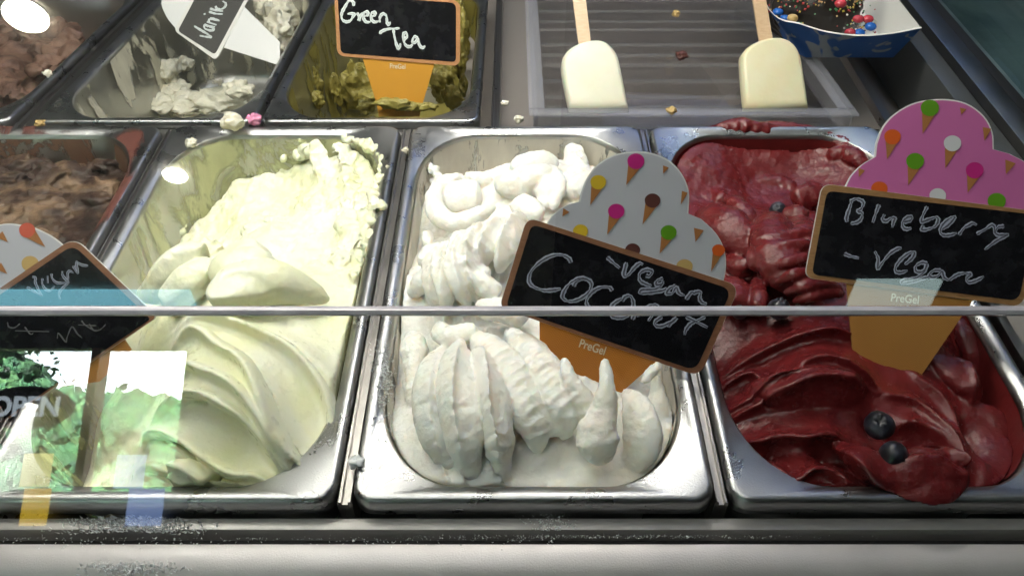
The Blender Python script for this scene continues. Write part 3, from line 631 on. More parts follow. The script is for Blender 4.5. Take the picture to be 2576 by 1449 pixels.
RB = [RG(t7, [(240, 160), (400, 95), (620, 48), (820, 32), (940, 55)], [4.1, 8.1, 9.5, 9.5, 6.8], 6, 3, .7),
      RG(t7, [(225, 250), (310, 185), (400, 170), (470, 215)], [4.1, 8.1, 8.1, 2.7], 5, 3, .7),
      RG(t7, [(590, 225), (660, 180), (760, 170), (880, 195), (1000, 248), (1090, 300)], [2.7, 8.1, 9.5, 9.5, 8.1, 2.7], 5, 3, .7),
      RG(t7, [(270, 345), (400, 285), (560, 235), (720, 232), (870, 260), (1010, 312)], [4.1, 9.5, 10.8, 10.8, 9.5, 4.1], 6, 3, .8),
      RG(t7, [(270, 415), (400, 345), (560, 320), (720, 288), (900, 308), (1030, 370)], [4.1, 10.8, 13.5, 13.5, 12.2, 4.1], 7, 6.75, .8),
      RG(t7, [(350, 520), (460, 530), (560, 525), (700, 540), (830, 535), (980, 600)], [5.4, 10.8, 9.5, 13.5, 12.2, 5.4], 7, 3, .8),
      RG(t7, [(420, 628), (540, 668), (640, 735), (740, 685), (850, 700), (960, 770), (1080, 850)], [5.4, 10.8, 12.2, 12.2, 12.2, 10.8, 5.4], 6, 3, .8),
      RG(t7, [(480, 710), (580, 790), (680, 838), (790, 785), (900, 815), (1010, 880)], [5.4, 9.5, 10.8, 10.8, 9.5, 5.4], 5, 3, .8),
      RG(t7, [(1170, 345), (1320, 368), (1440, 445), (1545, 560), (1595, 690), (1575, 840)], [4.1, 8.1, 9.5, 9.5, 8.1, 4.1], 6, 3, .4),
      RG(t7, [(1210, 500), (1330, 480), (1460, 530), (1540, 620), (1565, 720)], [4.1, 8.1, 9.5, 8.1, 4.1], 8, 3.75, .4),
      RG(t7, [(1345, 240), (1490, 320), (1580, 430), (1600, 520)], [4.1, 6.8, 6.8, 2.7], 5, 3, .4),
      RG(t7, [(1240, 790), (1400, 770), (1530, 840)], [2.7, 5.4, 2.7], 5, 4.5, .3), RG(t7, [(1570, 30), (1650, 200), (1680, 330)], [4.1, 5.4, 4.1], 4, 3, .2), RG(t7, [(1620, 540), (1745, 640), (1755, 800)], [2.7, 5.4, 2.7], 5, 3.75, .2)]
for pts, pr, rl, rf, wl in [([(300, 680, -.010), (420, 720, .002), (540, 810, .006), (640, 920, .004), (690, 1030, -.002)], [5, 12, 15, 12, 4], .2, .03, .02),
        ([(490, 580, .0), (560, 610, .006), (650, 700, .008), (740, 800, .004)], [5, 7, 6, 3], -.3, .05, .01),
        ([(480, 960, -.006), (560, 1020, .0), (660, 1040, .004)], [4, 6, 5], .3, .05, .01),
        ([(500, 1010, -.006), (590, 1070, -.002), (680, 1070, .0)], [4, 5, 4], .3, .05, .01),
        ([(700, 910, .010), (690, 990, .012), (725, 1060, .008), (720, 1110, .004)], [5, 6, 6, 2], 0, .08, .01),
        ([(830, 700, .004), (820, 850, .012), (860, 1000, .014), (930, 1130, .010), (1020, 1240, .004)], [8, 14, 16, 15, 8], 0, (.05, 2.2), .0085),
        ([(980, 720, .004), (1040, 860, .010), (1080, 1040, .012), (1120, 1180, .008)], [8, 13, 14, 10], 0, (.05, 2.2), .0080),
        ([(800, 870, .016), (900, 830, .021), (1020, 810, .021), (1100, 820, .018)], [2, 3.5, 4, 3], 0, .05, .01),
        ([(770, 960, .017), (880, 900, .023), (1000, 890, .023), (1100, 900, .020)], [2, 3.5, 4, 3], 0, .05, .01),
        ([(780, 1040, .016), (900, 1010, .023), (1010, 980, .023), (1060, 960, .021)], [2, 3.5, 4, 3], 0, .05, .01),
        ([(820, 1150, .014), (930, 1100, .022), (1060, 1070, .021)], [2, 4, 3], 0, .05, .01),
        ([(870, 1220, .010), (1000, 1180, .018), (1150, 1160, .016), (1290, 1190, .010)], [2, 4, 4, 3], 0, .05, .01),
        ([(930, 1280, .008), (1060, 1240, .014), (1200, 1220, .012), (1300, 1220, .010)], [2, 4, 4, 3], 0, .05, .01),
        ([(870, 700, .002), (960, 690, .006), (1040, 720, .006)], [6, 8, 6], 0, .05, .01),
        ([(520, 1150, -.004), (560, 1250, .0), (560, 1330, .002)], [9, 12, 10], 0, .03, .02),
        ([(700, 1120, .0), (720, 1230, .006), (700, 1330, .006)], [4, 5, 5], 0, .05, .01),
        # back wall coat and overhanging lip
        ([(600, 520, -.030), (740, 490, -.028), (860, 500, -.028), (960, 530, -.026)], [5, 8, 9, 6], .3, .08, .01),
        ([(940, 600, -.012), (1050, 560, -.010), (1150, 520, -.010)], [8, 10, 8], 0, .15, .012),
        ([(330, 600, -.018), (400, 560, -.020), (480, 600, -.014)], [6, 8, 6], 0, .1, .012),
        ([(400, 125, -.004), (480, 92, -.001), (580, 80, .0), (680, 98, -.001), (820, 112, -.003), (900, 125, -.004)], [3, 5.5, 7, 6, 5, 3], 0, .25, .008),
        ([(130, 220, -.004), (240, 170, -.010), (400, 130, -.010), (600, 110, -.006), (900, 110, -.006), (1150, 150, -.006), (1330, 220, -.006), (1440, 310, -.006)], [3, 5, 6, 7, 7, 6, 6, 4], 0, .15, .01),
        ([(140, 260, -.012), (300, 300, -.035), (500, 330, -.05), (750, 340, -.052), (1000, 310, -.045), (1250, 290, -.025), (1400, 330, -.012)], [6, 13, 17, 18, 17, 13, 8], 0, .05, .02),
        ([(1180, 290, -.012), (1300, 270, -.008), (1400, 320, -.006), (1420, 380, -.008)], [5, 8, 8, 5], 0, .12, .012),
        ([(220, 400, -.03), (360, 340, -.028), (520, 290, -.028), (640, 260, -.030)], [2, 3, 3, 2], 0, .1, .01)]:
    pcs.append(S(pts, pr, t3, rt=.7, ruff=rf, wl=wl, roll=rl))
pcs += ropes(RB[:8], ctrl, .017, .0026, .0004)
RB += [RG(t7, [(490, 580), (550, 595), (610, 600)], [-4, -10, -4], 4, 3, 0), RG(t7, [(760, 600), (830, 615), (920, 650)], [-4, -11, -4], 4, 3, 0), RG(t7, [(1060, 430), (1100, 480), (1120, 540)], [-5, -11, -4], 3.5, 3.5, 0), RG(t7, [(1170, 520), (1230, 545)], [-8, -8], 3, 3, 0),
       RG(t7, [(1250, 620), (1380, 640), (1480, 720)], [-4, -9, -4], 9, 9, 0), RG(t7, [(700, 385), (760, 395), (810, 390)], [-2, -3.5, -2], 3.5, 3.5, 0), RG(t7, [(260, 450), (300, 520), (360, 600)], [-4, -9, -5], 4, 4, 0), RG(t7, [(560, 740), (640, 780)], [-6, -6], 3, 3, 0), RG(t7, [(1600, 430), (1680, 480), (1750, 620)], [-4, -10, -8], 6, 6, 0)]
def dn_red(co):
    rough = np.clip((co[:, 1] - 0.42) / 0.05, 0, 1)
    return 0.0006 * fbm(co * 60, 3) + 0.00022 * fbm(co * 350, 3) + rough * 0.0005 * fbm(co * 110, 4)
sculpt('berry_gelato', pcs, M['berry'], 0.00095, 1, dn_red, RB, 'glossy dark red berry gelato folded in layers with whole blueberries on it', 'gelato', GG, relax=2)

# --- chocolate swirl
ctrl = [G(u, v, z) for u, v, z in [(50, 500, -.018), (200, 560, -.022), (250, 440, -.034), (120, 400, -.030), (40, 380, -.022), (330, 390, -.024), (150, 640, -.016), (20, 640, -.012), (-200, 700, -.01), (-200, 1100, -.01), (-400, 900, -.01), (-100, 500, -.018), (280, 620, -.020), (300, 520, -.024), (200, 350, -.045), (50, 350, -.05)]]
pcs = [fill_body(-0.357, YF, 0, 0, ctrl, sig=.02)]
rr = random.Random(11)
for k in range(55):
    u = rr.uniform(-40, 350); v = rr.uniform(365, 640)
    if u > 350 - (v - 365) * .35: continue
    pcs.append(blob(G(u, v, -.026 + rr.uniform(-.008, .006)), rr.uniform(.004, .015), (1.4, 1, .5), k, .5, 1.8, 16, 10))
sculpt('chocolate_gelato', pcs, M['choc'], 0.0011, 1, lambda co: 0.0014 * fbm(co * 60, 4, .6) + .0005 * fbm(co * 220, 3, .6), None, 'rough chocolate and caramel swirl gelato in the left front pan', 'gelato', GG)
# --- back row remains, built in the tilted pans
def Bz(u, v, dz=0.0):                        # point on the back pans' rim plane, lowered by dz
    p = Plane((0, YB, ZB - dz), (0, -math.sin(TILT), math.cos(TILT))); return p.at(u, v)
pcs = []; rr = random.Random(21)
for u, v, d, r in [(-60, 120, .03, .05), (40, 180, .035, .045), (-40, 240, .03, .05), (120, 90, .035, .04), (60, 40, .03, .05), (180, 40, .035, .04), (210, 0, .03, .03), (0, 0, .02, .05), (-150, 150, .03, .06), (150, 150, .05, .035), (60, 240, .04, .03)]:
    pcs.append(blob(Bz(u, v, d + .02), r, (1, 1, .55), u + v, .35, 1.5, 24, 14))
for k in range(40):
    pcs.append(blob(Bz(rr.uniform(-40, 190), rr.uniform(-10, 240), .03), rr.uniform(.006, .014), (1, 1, .6), k, .6, 1.6, 14, 8))
def clampx(o, lo, hi):
    pass
sculpt('milk_chocolate_gelato', pcs, M['milk_choc'], 0.0016, 1, lambda co: .003 * fbm(co * 45, 4), None, 'crumbly milk chocolate gelato behind the round light reflection', 'gelato', GG)
def chips(root, spots, mat, amp=.5):
    for k, (u, v, d, r, sx, sy, sz) in enumerate(spots):
        o = sculpt('gelato_lump', [blob(Bz(u, v, d), r, (sx, sy, sz), k * 3 + 1, amp, 2.0, 22, 14)], mat, .0009, 1, lambda co: .0010 * fbm(co * 90, 4) + .0005 * fbm(co * 300, 3))
        o.parent = root; o.matrix_parent_inverse = PM(root).inverted()
        if 'category' in o: del o['category']
VA = [(285, 195, .030, .012, .7, .7, 1.5), (310, 230, .05, .012, .9, .8, 1), (270, 165, .015, .005, .6, .6, 1.6), (345, 200, .07, .012, 1, 1, .8), (420, 180, .06, .013, 1, 1.2, .8), (440, 230, .075, .014, 1.2, 1, .6), (400, 260, .075, .014, 1.3, 1, .5), (480, 260, .08, .018, 1.6, 1, .5), (555, 250, .075, .018, 1.5, 1, .5), (600, 225, .05, .012, 1.3, 1, .6), (460, 160, .07, .010, 1, 1, .7), (360, 240, .08, .010, 1.2, 1, .5), (690, 40, .02, .03, .7, 1.3, .8), (700, 80, .025, .022, .7, 1.2, .8), (410, 115, .05, .008, 1, 1, .8)]
GT = [(795, 215, .04, .010, .6, .6, 1.7), (790, 250, .045, .010, 1, .7, .8), (845, 225, .06, .010, .6, .7, 1.6), (905, 215, .075, .020, 1, .8, 1.2), (930, 240, .07, .010, 1.2, .8, .5), (1120, 210, .045, .018, .8, .8, 1.2), (1155, 150, .025, .014, .5, .9, 1.4), (1165, 90, .02, .016, .4, 1, 1.4), (1150, 40, .02, .014, .5, 1, 1.2), (1140, 245, .03, .012, .9, .6, .9), (1165, 215, .02, .008, .5, .9, 1.2), (985, 262, .004, .007, 2.2, .7, .6), (1075, 268, .006, .006, 1.6, .7, .5), (1030, 270, .008, .006, 2.2, .7, .6), (920, 268, .03, .008, 1, .6, .8), (960, 160, .09, .02, 1.5, 1.2, .5)]
# thin films left on the pan walls
def add_film(owner_pan, parent, mat, name='gelato_film'):
    me = bpy.data.meshes.new(name); me.from_pydata(film_vf[0], [], film_vf[1]); me.materials.append(mat)
    me.polygons.foreach_set('use_smooth', [True] * len(me.polygons)); me.update()
    o = bpy.data.objects.new(name, me); link(o, parent)
    if parent is None: o.location = owner_pan.location; o.rotation_euler = owner_pan.rotation_euler
    else: o.matrix_local = PM(owner_pan)
    return o
lemon_o = bpy.data.objects['lemon_gelato']; coco_o = bpy.data.objects['coconut_gelato']; choc_o = bpy.data.objects['chocolate_gelato']; red_o = bpy.data.objects['berry_gelato']
add_film(PA, lemon_o, film('lemon_film', (0.60, 0.61, 0.36), 0.50, 30, 0.06, seed=.3))
add_film(PB, coco_o, film('coconut_film', (0.64, 0.60, 0.52), 0.44, 30, 0.012, seed=1.3))
add_film(PC, red_o, film('berry_film', (0.18, 0.018, 0.018), 0.30, 30, 0.02, seed=2.3))
add_film(PD, choc_o, film('chocolate_film', (0.20, 0.10, 0.06), 0.42, 30, 0.02, seed=3.3))
va = add_film(PV, None, film('vanilla_film', (0.62, 0.59, 0.47), 0.53, 24, 0.012, seed=4.3), 'vanilla_gelato'); tag(va, 'white vanilla gelato remains in ragged patches on the pan wall', 'gelato', GG); chips(va, VA, M['vanilla'])
gt = add_film(PG, None, film('green_tea_film', (0.26, 0.22, 0.05), 0.46, 22, 0.014, seed=5.3), 'green_tea_gelato'); tag(gt, 'olive green tea gelato remains clinging to the pan wall', 'gelato', GG); chips(gt, GT, M['green_tea'])
# brown smear over the rim of the chocolate pan
def smear():
    ring = [(hw, hl, rx, ry, z + 0.0005) for hw, hl, rx, ry, z in rim_rings[4:]]
    vf = ring_loft(ring, False); me = bpy.data.meshes.new('rim_smear'); me.from_pydata(vf[0], [], vf[1])
    me.materials.append(film('cocoa_smear', (0.14, 0.05, 0.04), 0.52, 24, 0.04, stretchv=(1, .5, 1), seed=8.1)); me.polygons.foreach_set('use_smooth', [True] * len(me.polygons))
    o = bpy.data.objects.new('rim_smear', me); link(o, choc_o); o.matrix_local = PM(PD)
smear()

# ------------------------------------------------------------------ blueberries
def berry_mat():
    t = NT('blueberry_skin').set(base=(0.014, 0.014, 0.022), rough=0.34, spec=0.5); p = t.pos()
    c = t.ramp(t.noise(p, 160, 4), [(0.38, (0.006, 0.006, 0.009)), (0.55, (0.02, 0.021, 0.032)), (0.72, (0.075, 0.08, 0.11))]); t.l(c, t.b.inputs['Base Color']); return t.m
M['blueberry'] = berry_mat()
def blueberry(u, v, z, rpx, label, tip=(0.2, -0.6, 0.7)):
    c = G(u, v, z - .005); r = .93 * rpx / F * (HC - z) / (sT + (v - CY) / F * cT)
    V, f = blob((0, 0, 0), 1, (1, 1, .92), u, .03, 1.5, 28, 18)
    ang = np.arctan2(V[:, 1], V[:, 0]); rho = np.hypot(V[:, 0], V[:, 1]); topm = V[:, 2] > 0.5
    d = np.where(topm, np.where(rho < 0.24, -0.22, np.where(rho < 0.42, 0.08 + 0.08 * np.cos(5 * ang), 0)), 0)
    V = V.copy(); V[:, 2] += d
    q = Vector((0, 0, 1)).rotation_difference(Vector(tip).normalized()).to_matrix()
    V = [q @ Vector(x) * r + c for x in V]
    o = mesh('blueberry', V, f, M['blueberry']); tag(o, label, 'blueberry', 'whole blueberries on the red gelato'); return o
blueberry(1957, 530, .002, 24, 'blueberry sitting high in the upper hollow of the red gelato', (-.5, -.3, .8))
blueberry(1960, 778, .012, 32, 'blueberry half behind the horizontal glass edge, larger one right of the chalkboard', (.1, .3, .9))
blueberry(1860, 785, .006, 22, 'small blueberry beside the coconut chalkboard corner at the glass edge', (.4, .2, .9))
blueberry(2212, 1070, .014, 40, 'blueberry with a red smear on top, upper one of the front pair', (-.3, -.2, .9))
blueberry(2247, 1145, .012, 40, 'blueberry nearest the front rim of the red gelato pan', (.5, -.9, .3))
blueberry(2480, 1080, -.03, 10, 'tiny dark blueberry fragment near the right wall of the red pan', (0, 0, 1))

# ------------------------------------------------------------------ signs
def ribbon(mbv, pl, pts, w, off):
    P = catmull(pts, 5); n = len(P)
    for i in range(n):
        p = np.array(P[i]); a = np.array(P[max(0, i - 1)]); b = np.array(P[min(n - 1, i + 1)]); d = b - a
        L = np.linalg.norm(d); d = d / L if L > 1e-6 else np.array([1, 0]); nn = np.array([-d[1], d[0]]); ww = w * (0.6 + 0.55 * abs(math.sin(i * 0.23 + len(P))) + .15 * math.sin(i * 1.9)) * (0.6 if i in (0, n - 1) else 1)
        for k, s in ((0, -1), (1, -.5), (2, 0), (3, .5), (4, 1)):
            q = p + nn * ww * s; mbv['v'].append(pl.at(q[0], q[1], off + 0.00012 * (1 - s * s))); mbv['u'].append((abs(s), i / n))
    b = len(mbv['v']) - 5 * n
    for i in range(n - 1):
        for k in range(4): mbv['f'].append((b + i * 5 + k, b + i * 5 + k + 1, b + (i + 1) * 5 + k + 1, b + (i + 1) * 5 + k))
def writing(name, pl, strokes, tr, w, off, mat, parent):
    d = dict(v=[], f=[], u=[])
    for s_, pts in enumerate(strokes): ribbon(d, pl, [tr(*p) for p in pts], w, off + s_ * 0.000006)
    o = mesh(name, d['v'], d['f'], mat, parent)
    uv = o.data.uv_layers.new(name='UVMap')
    for lp in o.data.loops: uv.data[lp.index].uv = d['u'][lp.vertex_index]
    return o
def shape(name, pl, pts, off, th, mat, parent, axis=None):
    vs, fs = thick(pl, pts, off, th); o = mesh(name, vs, fs, mat, parent, smooth=False)
    bm = bmesh.new(); bm.from_mesh(o.data); bmesh.ops.recalc_face_normals(bm, faces=bm.faces); bm.to_mesh(o.data); bm.free()
    if axis is not None:
        ex = (pl.at(*axis[1]) - pl.at(*axis[0])).normalized(); ey = pl.n.cross(ex); o0 = pl.at(*axis[0])
        uv = o.data.uv_layers.new(name='UVMap')
        for lp in o.data.loops:
            q = o.data.vertices[lp.vertex_index].co - o0; uv.data[lp.index].uv = (q.dot(ex), q.dot(ey))
    return o
def grow(pts, d):
    c = np.mean(np.array(pts, float), axis=0); return [tuple(np.array(p) + (np.array(p) - c) / np.linalg.norm(np.array(p) - c) * d) for p in pts]
def cones(pl, items, tr, k, parent, off):
    """printed ice cream cones: (x, y, r, colour, tipx, tipy); flat print on the card"""
    cols = sorted({it[3] for it in items if it[3]}) + ['cone']; mb = MB()
    for it in items:
        x, y, r, c, tx, ty = it
        if tx is not None:
            d = np.array([tx - x, ty - y], float); d /= np.linalg.norm(d); nn = np.array([-d[1], d[0]])
            rb = r * .80; a = np.array([x, y]) + d * r * .35 + nn * rb; b = np.array([x, y]) + d * r * .35 - nn * rb
            mb.add([pl.at(*tr(*q), off) for q in (a, b, (tx, ty))], [(0, 1, 2)], len(cols) - 1)
        if c:
            pts = [(x + r * math.cos(q) * (1.03 if math.sin(q) < 0 else 1), y + r * .92 * math.sin(q)) for q in np.linspace(0, 2 * math.pi, 24, endpoint=False)]
            mb.add([pl.at(*tr(*q), off + .00008) for q in pts], [tuple(range(24))], cols.index(c))
    o = mb.build('cone_print', [M['p_' + c] for c in cols], parent, smooth=False)
    for p in o.data.polygons:
        if p.normal.dot(pl.n) < 0: p.flip()
    return o
def logo(pl, p0, p1, hpx, off, parent, mat):
    cu = bpy.data.curves.new('logo', 'FONT'); cu.body = 'PreGel'; cu.size = 1.0; cu.offset = 0.016; cu.extrude = 0.0
    to = bpy.data.objects.new('t', cu); COL.objects.link(to); dg = bpy.context.evaluated_depsgraph_get(); dg.update()
    me = bpy.data.meshes.new_from_object(to.evaluated_get(dg)); bpy.data.objects.remove(to)
    a = pl.at(*p0, off); b = pl.at(*p1, off); ex = (b - a); L = ex.length; ex.normalize(); ey = pl.n.cross(ex)
    xs = [v.co.x for v in me.vertices]; sx = L / (max(xs) - min(xs)); x0 = min(xs)
    for v in me.vertices: v.co = a + ex * ((v.co.x - x0) * sx) + ey * (v.co.y * sx * hpx)
    me.materials.clear(); me.materials.append(mat)
    o = bpy.data.objects.new('logo', me); link(o, parent); o.matrix_parent_inverse = PM(parent).inverted(); return o
E_ = 0.0003
SG = 'flavour signs stuck in the gelato'
def nrm(elev, yaw=0): e = R(elev); a = R(yaw); return (math.sin(a) * math.cos(e), -math.cos(a) * math.cos(e), math.sin(e))
def mapz(tr, pts): return [tr(*p) for p in pts]

# coconut sign
tA = Z(1750, 750, 2.498); tB = Z(1700, 500, 1.61)
pl = Plane(G(1560, 965, -.002), nrm(38, 0)); s = empty('flavour_sign', pl.at(1560, 965), 'tilted chalkboard sign reading Vegan Coconut with a white ice cream cloud top', 'sign', SG)
cloud = mapz(tB, [tuple(p) for p in catmull([(365, 455), (400, 410), (470, 360), (545, 338)], 4)] + [tuple(p) for p in catmull([(555, 290), (590, 205), (650, 130), (740, 78), (840, 58), (950, 65), (1050, 108), (1120, 180), (1160, 280), (1158, 405)], 4)] + [tuple(p) for p in catmull([(1230, 435), (1310, 510), (1360, 600), (1372, 700), (1355, 800)], 4)]) + mapz(tA, [(1500, 900), (300, 600)])
brd = mapz(tA, [(262, 38), (2122, 636), (1775, 1432), (18, 826)]); brd = rounded(brd, [26, 34, 34, 22])
inn = mapz(tA, [(300, 95), (2052, 668), (1735, 1378), (75, 818)]); inn = rounded(inn, [20, 28, 28, 16])
stem = mapz(tA, [(370, 930), (370, 1900), (720, 1900), (1392, 1305), (1000, 1150)])
shape('card', pl, grow(cloud, 1.6), 0, .0016, M['card'], s); shape('scoop_print', pl, grow(cloud, -2.2), E_, .0002, M['shaded_white'], s)
cones(pl, [(863, 110, 48, 'magenta', 808, 245), (650, 228, 44, 'yellow', 605, 358), (752, 392, 46, 'magenta', 700, 525), (957, 332, 44, 'brown', 900, 468), (1048, 512, 45, 'green', 997, 632), (550, 505, 42, 'yellow', None, None), (845, 612, 42, 'brown', None, None), (1138, 705, 46, 'tan', None, None), (1330, 612, 36, 'orange', 1288, 733), (1036, 132, 22, None, 1017, 180), (1142, 275, 22, None, 1117, 355), (1222, 480, 36, None, 1200, 566), (475, 378, 26, None, 447, 422)], tB, 1, s, 2.2 * E_)
shape('stem', pl, stem, .0001, .0016, M['stem'], s, ((1460, 870), (1660, 935)))
logo(pl, tA(712, 1172), tA(935, 1245), 1.25, .0004, s, M['logo'])
shape('card_edge', pl, grow(brd, 1.2), .0006, .0016, M['card'], s); shape('frame', pl, brd, .0010, .0006, M['frame_wood'], s); shape('chalkboard', pl, inn, .0013, .0003, M['board'], s)
writing('chalk_writing', pl, [[(645, 435), (625, 395), (560, 365), (470, 375), (370, 430), (295, 510), (275, 590), (310, 640), (400, 675), (470, 675), (555, 662)],
  [(665, 640), (690, 600), (760, 575), (815, 600), (820, 650), (780, 710), (700, 760), (620, 770), (570, 735), (590, 670), (640, 610), (720, 570), (790, 575)],
  [(1005, 680), (980, 650), (900, 650), (830, 690), (785, 750), (785, 800), (820, 850), (880, 880)],
  [(1090, 770), (1120, 730), (1165, 725), (1190, 780), (1180, 850), (1130, 905), (1060, 915), (1000, 900), (985, 850), (1020, 790), (1090, 745)],
  [(1180, 930), (1215, 860), (1240, 835)], [(1215, 900), (1300, 830), (1370, 800), (1400, 820), (1370, 870), (1320, 945)], [(1440, 905), (1380, 950), (1390, 985), (1450, 985), (1540, 940), (1570, 915), (1510, 970), (1500, 1000)],
  [(1820, 905), (1740, 945), (1690, 970), (1650, 1020), (1640, 1065)], [(1650, 905), (1740, 950), (1840, 1000)],
  [(960, 385), (1010, 430), (1070, 480)], [(1130, 430), (1105, 540), (1140, 545), (1200, 475), (1245, 440), (1275, 450)], [(1300, 545), (1330, 550), (1355, 510), (1300, 495), (1245, 530), (1250, 590), (1300, 620), (1350, 635)],
  [(1450, 570), (1400, 590), (1390, 625), (1440, 620), (1450, 590)], [(1440, 630), (1380, 665), (1270, 670), (1250, 700), (1330, 695), (1450, 675), (1480, 650)], [(1560, 630), (1510, 655), (1480, 700), (1530, 700), (1565, 650), (1590, 700), (1640, 720)],
  [(1650, 755), (1700, 690), (1720, 700), (1740, 690), (1780, 690), (1770, 740), (1790, 780), (1835, 795)]], tA, 5.0, .00145, M['chalk'], s)

# blueberry sign
tC = Z(2800, 620, 2.898); tD = Z(2700, 300, 1.449)
pl = Plane(G(2330, 905, .002), nrm(40, -14)); s = empty('flavour_sign', pl.at(2330, 905), 'chalkboard sign reading Blueberry Vegan with a pink ice cream cloud top', 'sign', SG)
cloud = mapz(tD, [tuple(p) for p in catmull([(392, 530), (425, 465), (480, 408), (548, 366)], 4)] + [tuple(p) for p in catmull([(555, 300), (590, 212), (660, 140), (760, 90), (890, 74), (1010, 95), (1100, 160), (1143, 240), (1150, 328)], 4)] + [tuple(p) for p in catmull([(1230, 350), (1320, 400), (1390, 480), (1430, 560), (1440, 640)], 4)] + [(1300, 700), (500, 600)])
brd = rounded(mapz(tC, [(268, 78), (2500, 366), (2300, 1330), (88, 1032)]), [26, 30, 30, 24]); inn = rounded(mapz(tC, [(312, 150), (2440, 395), (2262, 1268), (158, 1000)]), [18, 26, 26, 16])
shape('card', pl, grow(cloud, 1.6), 0, .0016, M['card'], s); shape('scoop_print', pl, grow(cloud, -2.2), E_, .0002, M['pink'], s)
cones(pl, [(825, 118, 46, 'green', 788, 250), (635, 265, 42, 'orange', 607, 380), (940, 298, 44, 'white', 903, 425), (750, 388, 45, 'green', 715, 512), (1053, 435, 45, 'magenta', 1017, 550), (568, 530, 42, 'orange', None, None), (865, 565, 42, 'white', None, None), (1165, 592, 46, 'green', None, None), (996, 112, 22, None, 985, 152), (1118, 210, 28, None, 1103, 285), (1240, 378, 36, None, 1212, 455), (482, 422, 22, None, 463, 470)], tD, 1, s, 2.2 * E_)
shape('stem', pl, mapz(tD, [(400, 990), (455, 1600), (700, 1600), (1050, 1090), (900, 1020)]), .0001, .0016, M['stem_brown'], s, ((2160, 720), (2360, 745)))
logo(pl, tD(627, 1100), tD(768, 1113), 1.2, .0004, s, M['logo'])
shape('card_edge', pl, grow(brd, 1.2), .0006, .0016, M['card'], s); shape('frame', pl, brd, .0010, .0006, wood('printed_tan_wood', (0.24, 0.12, 0.045), (0.33, 0.18, 0.08)), s); shape('chalkboard', pl, inn, .0013, .0003, M['board'], s)
writing('chalk_writing', pl, [[(515, 470), (510, 420), (545, 310), (560, 260)], [(545, 260), (600, 235), (660, 250), (680, 280), (660, 330), (625, 360), (665, 375), (660, 430), (620, 470), (550, 485)], [(840, 290), (810, 370), (775, 475)], [(895, 390), (875, 440), (910, 460), (960, 430), (1000, 430), (985, 470), (975, 525)],
  [(1090, 470), (1160, 450), (1170, 415), (1120, 425), (1080, 470), (1085, 520), (1120, 540), (1170, 530)], [(1330, 310), (1290, 390), (1270, 465), (1350, 440), (1420, 420), (1440, 450), (1410, 510), (1340, 540), (1275, 545), (1290, 500)],
  [(1480, 540), (1540, 500), (1610, 420), (1560, 430), (1490, 490), (1460, 560), (1490, 600), (1560, 600), (1630, 580)], [(1650, 600), (1700, 530), (1750, 500), (1790, 480), (1830, 500)], [(1830, 590), (1920, 540), (1980, 500), (2010, 520), (2010, 580)], [(2110, 510), (2050, 520), (2020, 570), (2050, 600), (2130, 595), (2140, 600), (2030, 660), (1910, 750)],
  [(485, 790), (550, 815), (635, 835)], [(795, 765), (830, 840), (825, 940), (880, 870), (960, 780), (1040, 735), (1065, 745)], [(1100, 900), (1170, 840), (1200, 780), (1150, 780), (1070, 840), (1010, 920), (1010, 970), (1060, 980), (1130, 960)],
  [(1330, 890), (1270, 880), (1210, 920), (1220, 970), (1280, 970), (1320, 920)], [(1330, 890), (1290, 980), (1200, 1040), (1090, 1060), (1070, 1090), (1150, 1080), (1290, 1040), (1370, 1010)], [(1470, 960), (1400, 960), (1350, 1000), (1380, 1030), (1440, 1010), (1480, 970), (1500, 1030), (1550, 1060)], [(1550, 1060), (1620, 1010), (1680, 990), (1740, 990), (1770, 1000), (1730, 1040), (1750, 1080), (1830, 1060), (1905, 1020)]], tC, 4.8, .00145, M['chalk'], s)

# vegan sign at the left edge
tE = Z(0, 780, 4.2625); tF = Z(0, 1080, 3.623)
pl = Plane(G(190, 700, .045), nrm(42, 12)); s = empty('flavour_sign', pl.at(190, 700), 'chalkboard sign corner reading vegan at the left edge, turned diagonally', 'sign', SG)
A = (187, 598); Rr = (396, 797); kx, ky = -141 * 3.2, 96.5 * 3.2
brd = rounded([A, Rr, (Rr[0] + kx, Rr[1] + ky), (A[0] + kx, A[1] + ky)], [34, 16, 16, 16]); inn = rounded([(186, 616), (380, 802), (380 + kx, 802 + ky), (186 + kx, 616 + ky)], [26, 8, 8, 8])
cloud = mapz(tE, [tuple(p) for p in catmull([(-700, 700), (-500, 350), (-200, 120), (0, 52), (150, 36), (300, 54), (450, 80), (600, 135), (750, 212), (850, 280), (960, 372)], 4)]) + [(150, 700), (-60, 840)]
shape('card', pl, grow(cloud, 1.6), 0, .0016, M['card'], s); shape('scoop_print', pl, grow(cloud, -2.4), E_, .0002, M['shaded_white'], s)
cones(pl, [(415, 130, 120, 'red', 690, 385), (460, 630, 128, 'tan', None, None), (-20, 170, 80, None, 130, 310), (-40, 640, 80, None, 120, 785)], tE, 1, s, 2.2 * E_)
shape('card_edge', pl, grow(brd, 1.2), .0006, .0016, M['card'], s); shape('frame', pl, brd, .0010, .0006, M['frame_wood'], s); shape('chalkboard', pl, inn, .0013, .0003, M['board'], s)
shape('stem', pl, [(311, 851), (330, 880), (250, 960), (100, 980)], .0001, .0016, M['stem_brown'], s, ((100, 900), (300, 800)))
